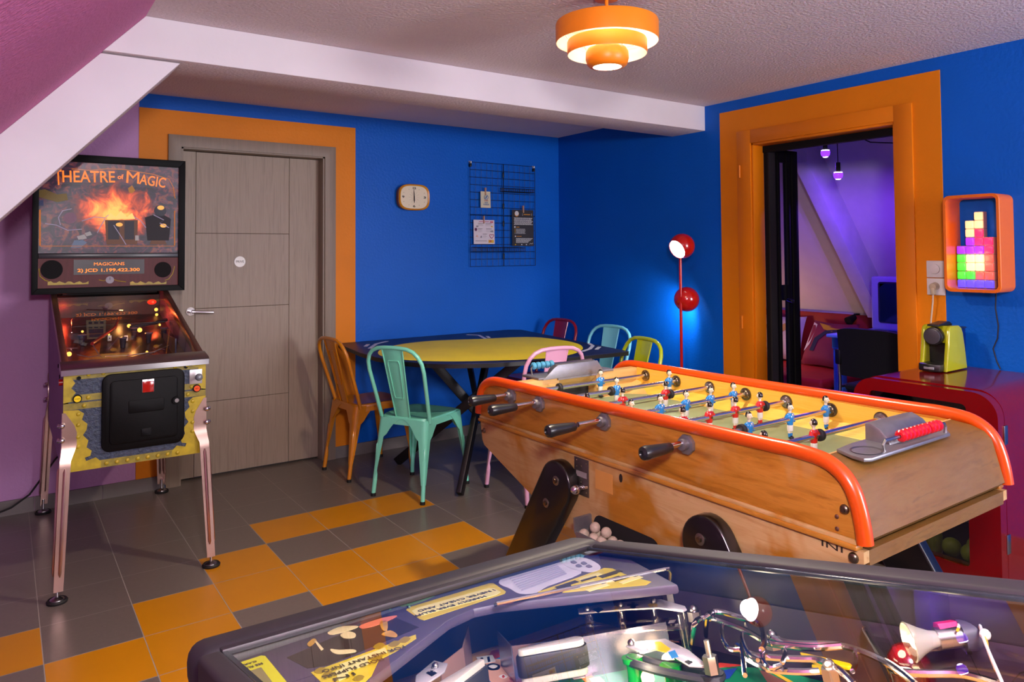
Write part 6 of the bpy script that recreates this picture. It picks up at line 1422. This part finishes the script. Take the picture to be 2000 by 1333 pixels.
# metal inlane guides
al2 = M('guide_alu', '9a94a6', 0.25, 0.9, var=0.06)
b = B(o)
def wall(px, w0, w1, m, th=0.0015):
    pts = [UV(x, y, w0) for x, y in px]
    for (u0, v0), (u1, v1) in zip(pts, pts[1:]):
        d = Vector((u1 - u0, v1 - v0)).normalized() * th; nx_, ny_ = -d.y, d.x
        b.prism([(u0, -v0), (u1, -v1), (u1 + nx_, -(v1 + ny_)), (u0 + nx_, -(v0 + ny_))], 'z', w1, w0, m, 0, 2, NX)
wall([(972, 1232), (1000, 1262), (1132, 1245), (1300, 1215)], -0.062, WP, al2); wall([(915, 1222), (905, 1265), (860, 1300)], -0.06, WP, M('guide_brown', '8a6a5a', 0.4)); b.done('lane_guides', pfo)
# flippers
frb = M('flipper_rubber', '17191f', 0.55); fwh = M('flipper_white', 'aaa69e', 0.3)
def flipper(pa, pb, ra, rb, w=-0.050):
    ua, ub = Vector(UV(*pa, w)), Vector(UV(*pb, w)); b = B(o)
    def cap(grow): 
        d = (ub - ua).normalized(); n = Vector((-d.y, d.x)); A0 = math.degrees(math.atan2(n.y, n.x))
        return [(p[0], -p[1]) for p in arc(ua.x, ua.y, ra + grow, A0, A0 + 180, 8) + arc(ub.x, ub.y, rb + grow, A0 + 180, A0 + 360, 10)]
    b.prism(cap(0), 'z', w - 0.036, w, fwh, 0.002, 2, NX); b.prism(cap(0.003), 'z', w - 0.028, w - 0.006, frb, 0.002, 2, NX); b.done('flipper', pfo)
flipper((1020, 1268), (1122, 1248), 0.0055, 0.010); flipper((936, 1290), (868, 1335), 0.0055, 0.010)
# white card plastics with suits
plw = M('plastic_white', 'b3adb2', 0.2, var=0.02, coat=0.3); clr = glass('clear_plastic', (0.93, 0.9, 0.88), 0.12)
def suit(b, kind, px, py, s, w, m):
    shapes = {'spade': [(0, -1), (.9, .2), (.55, .7), (.12, .5), (.3, 1), (-.3, 1), (-.12, .5), (-.55, .7), (-.9, .2)], 'diamond': [(0, -1), (.8, 0), (0, 1), (-.8, 0)], 'club': [(0, -1), (.45, -.6), (.3, -.1), (.9, 0), (.8, .55), (.15, .4), (.3, 1), (-.3, 1), (-.15, .4), (-.8, .55), (-.9, 0), (-.3, -.1), (-.45, -.6)], 'heart': [(0, 1), (.9, -.1), (.7, -.8), (.2, -.8), (0, -.45), (-.2, -.8), (-.7, -.8), (-.9, -.1)]}
    poly(b, [(px + x * s, py - y * s * 0.45) for x, y in shapes[kind]], w, 0.0004, m)
w = -0.045; b = B(o); poly(b, [(1128, 1189), (1175, 1180), (1270, 1172), (1292, 1171), (1338, 1184), (1341, 1190), (1334, 1194), (1285, 1187), (1225, 1190), (1130, 1198)], w, 0.002, plw, 0.0006)
suit(b, 'spade', 1168, 1192, 12, w + .0006, blk_); suit(b, 'diamond', 1202, 1188, 9, w + .0006, yep); suit(b, 'club', 1236, 1183, 13, w + .0006, blk_); suit(b, 'heart', 1275, 1181, 11, w + .0006, yep)
for x, y in ((1146, 1191), (1212, 1183), (1277, 1176)): p = PX_(x, y, w + .002); b.sph(p, 0.0042, steel, (1, 1, 1), 10)
b.done('suit_plastic', pfo)
b = B(o)
poly(b, [(1130, 1222), (1330, 1205), (1345, 1220), (1335, 1226), (1135, 1240)], -0.062, 0.003, clr, 0.001); poly(b, [(1136, 1268), (1225, 1262), (1300, 1236), (1345, 1240), (1230, 1280), (1140, 1276)], -0.088, 0.003, clr, 0.001)
for x, y in ((1150, 1200), (1212, 1194), (1277, 1188), (1330, 1200)): p = PX_(x, y, -0.05); b.cyl(p, p - NN * 0.055, 0.0055, clr, n=12)
b.done('clear_lane', pfo)
for px, py, h in ((1255, 1240, -.075), (1240, 1300, -.09), (1270, 1305, -.09), (1265, 1325, -.09), (1305, 1290, -.09)):
    p = PX_(px, py, h); b = B(o); b.sph(p, 0.0075, glow('warm_bulb', (1.0, 0.72, 0.35), 4), n=10); b.done('lit_bulb', pfo)
for px, py, h, pw in ((1255, 1235, -.06, .8), (1250, 1295, -.07, .55), (1180, 1290, -.05, .5), (1400, 1280, -.05, .35), (1000, 1300, -.03, .6), (1600, 1290, -.04, .35)): light('playfield_lamp', 'POINT', PX_(px, py, h), pw * 0.28, (1, .8, .55), 0.012)
# slingshot: posts, rubber, card plastic
b = B(o); gp = M('post_green', '0f7a24', 0.15, coat=0.3); gpb = M('post_black', '14161c', 0.4)
for x, y, m in ((1235, 1285, gp), (1390, 1318, gpb), (1310, 1300, gp)): p = PX_(x, y, -.075); b.cyl(p, p - NN * 0.03, 0.009, m, n=16); b.cyl(p + NN * .001, p - NN * .004, 0.012, m, n=16)
b.done('posts', pfo)
b = B(o); wire(b, [(1228, 1286), (1240, 1283), (1290, 1298), (1390, 1312), (1408, 1318), (1405, 1327), (1385, 1330), (1290, 1312), (1235, 1296), (1226, 1290)], -.078, 0.0045, M('rubber_ring', '23242b', 0.6)); b.done('rubber_ring', pfo)
b = B(o); poly(b, [(1222, 1262), (1240, 1254), (1300, 1248), (1345, 1270), (1378, 1296), (1375, 1302), (1345, 1300), (1325, 1288), (1290, 1266), (1255, 1275)], -.066, .002, plw, .0006); suit(b, 'spade', 1345, 1294, 9, -.0654, blk_); poly(b, [(1262, 1256), (1290, 1254), (1310, 1268), (1300, 1275), (1270, 1268)], -.0655, .0004, yep); poly(b, [(1258, 1260), (1264, 1256), (1276, 1270), (1268, 1272)], -.0653, .0004, rdp); poly(b, [(1305, 1275), (1318, 1270), (1325, 1283), (1312, 1287)], -.0653, .0004, blu)
p = PX_(1387, 1290, -.06); b.cyl(p - NN * .012, p + NN * .004, .0075, steel, n=6); b.cyl(p, p + NN * .018, .0028, steel, n=10); p = PX_(1233, 1257, -.064); b.sph(p, .0045, steel, n=10); b.done('sling_plastic', pfo)
b = B(o); poly(b, [(812, 1320), (848, 1290), (862, 1294), (874, 1296), (868, 1312), (836, 1333), (810, 1345)], -.05, .002, plw, .0006); suit(b, 'spade', 843, 1316, 12, -.0494, blk_); p = PX_(850, 1302, -.048); b.sph(p, .004, steel, n=8); b.done('suit_plastic', pfo)
# wire ramps
b = B(o); r = 0.0030
wire(b, [(1352, 1256, -.08), (1356, 1222), (1366, 1210), (1385, 1208), (1420, 1218), (1460, 1234), (1500, 1256), (1540, 1262), (1590, 1266), (1650, 1262)], -.045, r, chrome); wire(b, [(1379, 1242, -.08), (1381, 1206), (1392, 1197), (1410, 1196), (1445, 1206), (1478, 1216), (1490, 1232), (1492, 1256), (1488, 1270)], -.042, r, chrome)
wire(b, [(1508, 1246), (1540, 1256), (1580, 1259), (1630, 1260), (1680, 1272), (1740, 1300), (1790, 1340)], -.045, r, chrome); wire(b, [(1440, 1262), (1470, 1280), (1520, 1286), (1570, 1288), (1600, 1290), (1640, 1310), (1670, 1340)], -.05, r, chrome); wire(b, [(1460, 1290), (1500, 1308), (1560, 1313), (1600, 1312)], -.055, r, chrome)
for pts in ([(1410, 1222), (1412, 1250), (1425, 1268), (1445, 1270)], [(1452, 1232), (1450, 1250), (1462, 1278), (1480, 1290)], [(1455, 1210), (1458, 1232)], [(1530, 1256), (1534, 1275), (1528, 1295)], [(1488, 1268), (1492, 1292), (1505, 1306), (1525, 1300)], [(1670, 1276), (1672, 1295), (1665, 1312)], [(1448, 1260), (1455, 1320)]): wire(b, pts, -.047, .0022, chrome)
b.done('wire_ramp', pfo)
for px, py in ((1355, 1195), (1508, 1246), (1620, 1305)):
    p = PX_(px, py, -.05); b = B(o); b.cyl(p, p - NN * .01, .008, steel, n=6); b.sph(p + NN * .002, .0055, steel, n=10); b.done('ramp_screw', pfo)
# clear plastic ramp, red domes, spotlight and its wires
b = B(o); poly(b, [(1688, 1226), (1700, 1222), (1740, 1226), (1790, 1262), (1850, 1250), (1920, 1262), (1990, 1285), (2060, 1310), (2060, 1330), (1960, 1310), (1880, 1300), (1800, 1315), (1740, 1310), (1705, 1262)], -.055, .004, glass('ramp_clear', (0.86, 0.84, 0.86), 0.1), .0012, 3)
wire(b, [(1688, 1228), (1698, 1223), (1735, 1225), (1770, 1266), (1830, 1268), (1900, 1256), (1990, 1284), (2060, 1312)], -.048, .0022, clr); wire(b, [(1690, 1232), (1712, 1268), (1745, 1308), (1800, 1316), (1880, 1318), (1960, 1340)], -.05, .0030, chrome); b.done('clear_ramp', pfo)
rdm = M('dome_red', '4a0509', 0.12, coat=0.5)
for px, py, r in ((1742, 1245, .016), (1775, 1300, .019)):
    b = B(o); p = PX_(px, py, -.062); b.lathe([(r, -.012), (r, 0), (r * .85, r * .5), (r * .5, r * .85), (0, r)], rdm, 24, Matrix.Translation(p) @ NX.to_3x3().to_4x4()); b.done('red_dome', pfo)
q0, q1 = PX_(1775, 1255, -.040), PX_(1840, 1247, -.040); ax = (q0 - q1).normalized(); Xs = Matrix.Translation(q0) @ ax.to_track_quat('Z', 'Y').to_matrix().to_4x4()
b = B(o); b.lathe([(.006, -.026), (.0075, -.018), (.011, -.010), (.0155, -.002), (.0163, .0), (.0153, .0005), (.011, -.008), (.006, -.016), (0, -.017)], M('reflector', 'd9d3c4', 0.18, 0.6), 28, Xs); b.cyl(q0 - ax * .045, q0 - ax * .024, .009, steel, n=20); b.cyl(q0 - ax * .058, q0 - ax * .044, .0125, M('socket_grey', '3c3a48', 0.4), n=20); b.done('spotlight', pfo)
b = B(o); b.sph(q0 - ax * .008, .0075, glow('spot_bulb', (1.0, 0.85, 0.55), 6), n=12); b.done('spot_bulb', pfo); light('spot_lamp', 'POINT', q0 + ax * .012, .06, (1, .8, .5), .008)
b = B(o); p0, p1 = PX_(1832, 1236, -.036), PX_(1874, 1230, -.036); b.tube([p0, p1], .0085, M('connector_pink', 'c0185a', 0.4), 6); b.done('connector', pfo)
wy_, ww_ = M('wire_yellow', 'd0a015', 0.4), M('wire_white', 'c9c9cc', 0.4)
b = B(o); wire(b, [(1872, 1226), (1876, 1208), (1884, 1200), (1900, 1204), (1914, 1222), (1918, 1240), (1924, 1256), (1934, 1280), (1960, 1340)], -.030, .0013, ww_); wire(b, [(1870, 1232), (1880, 1212), (1892, 1203), (1908, 1210), (1916, 1232), (1926, 1252), (1930, 1272), (1945, 1310)], -.031, .0012, wy_); p = PX_(1924, 1240, -.030); b.sph(p, .0045, ww_, n=10); b.done('lamp_wires', pfo)
b = B(o); wire(b, [(0 + 760, 1192), (790, 1180), (800, 1186)], WA + .003, .0012, M('tape_green', '4a7a5a', 0.4)); b.done('green_tape', apo)
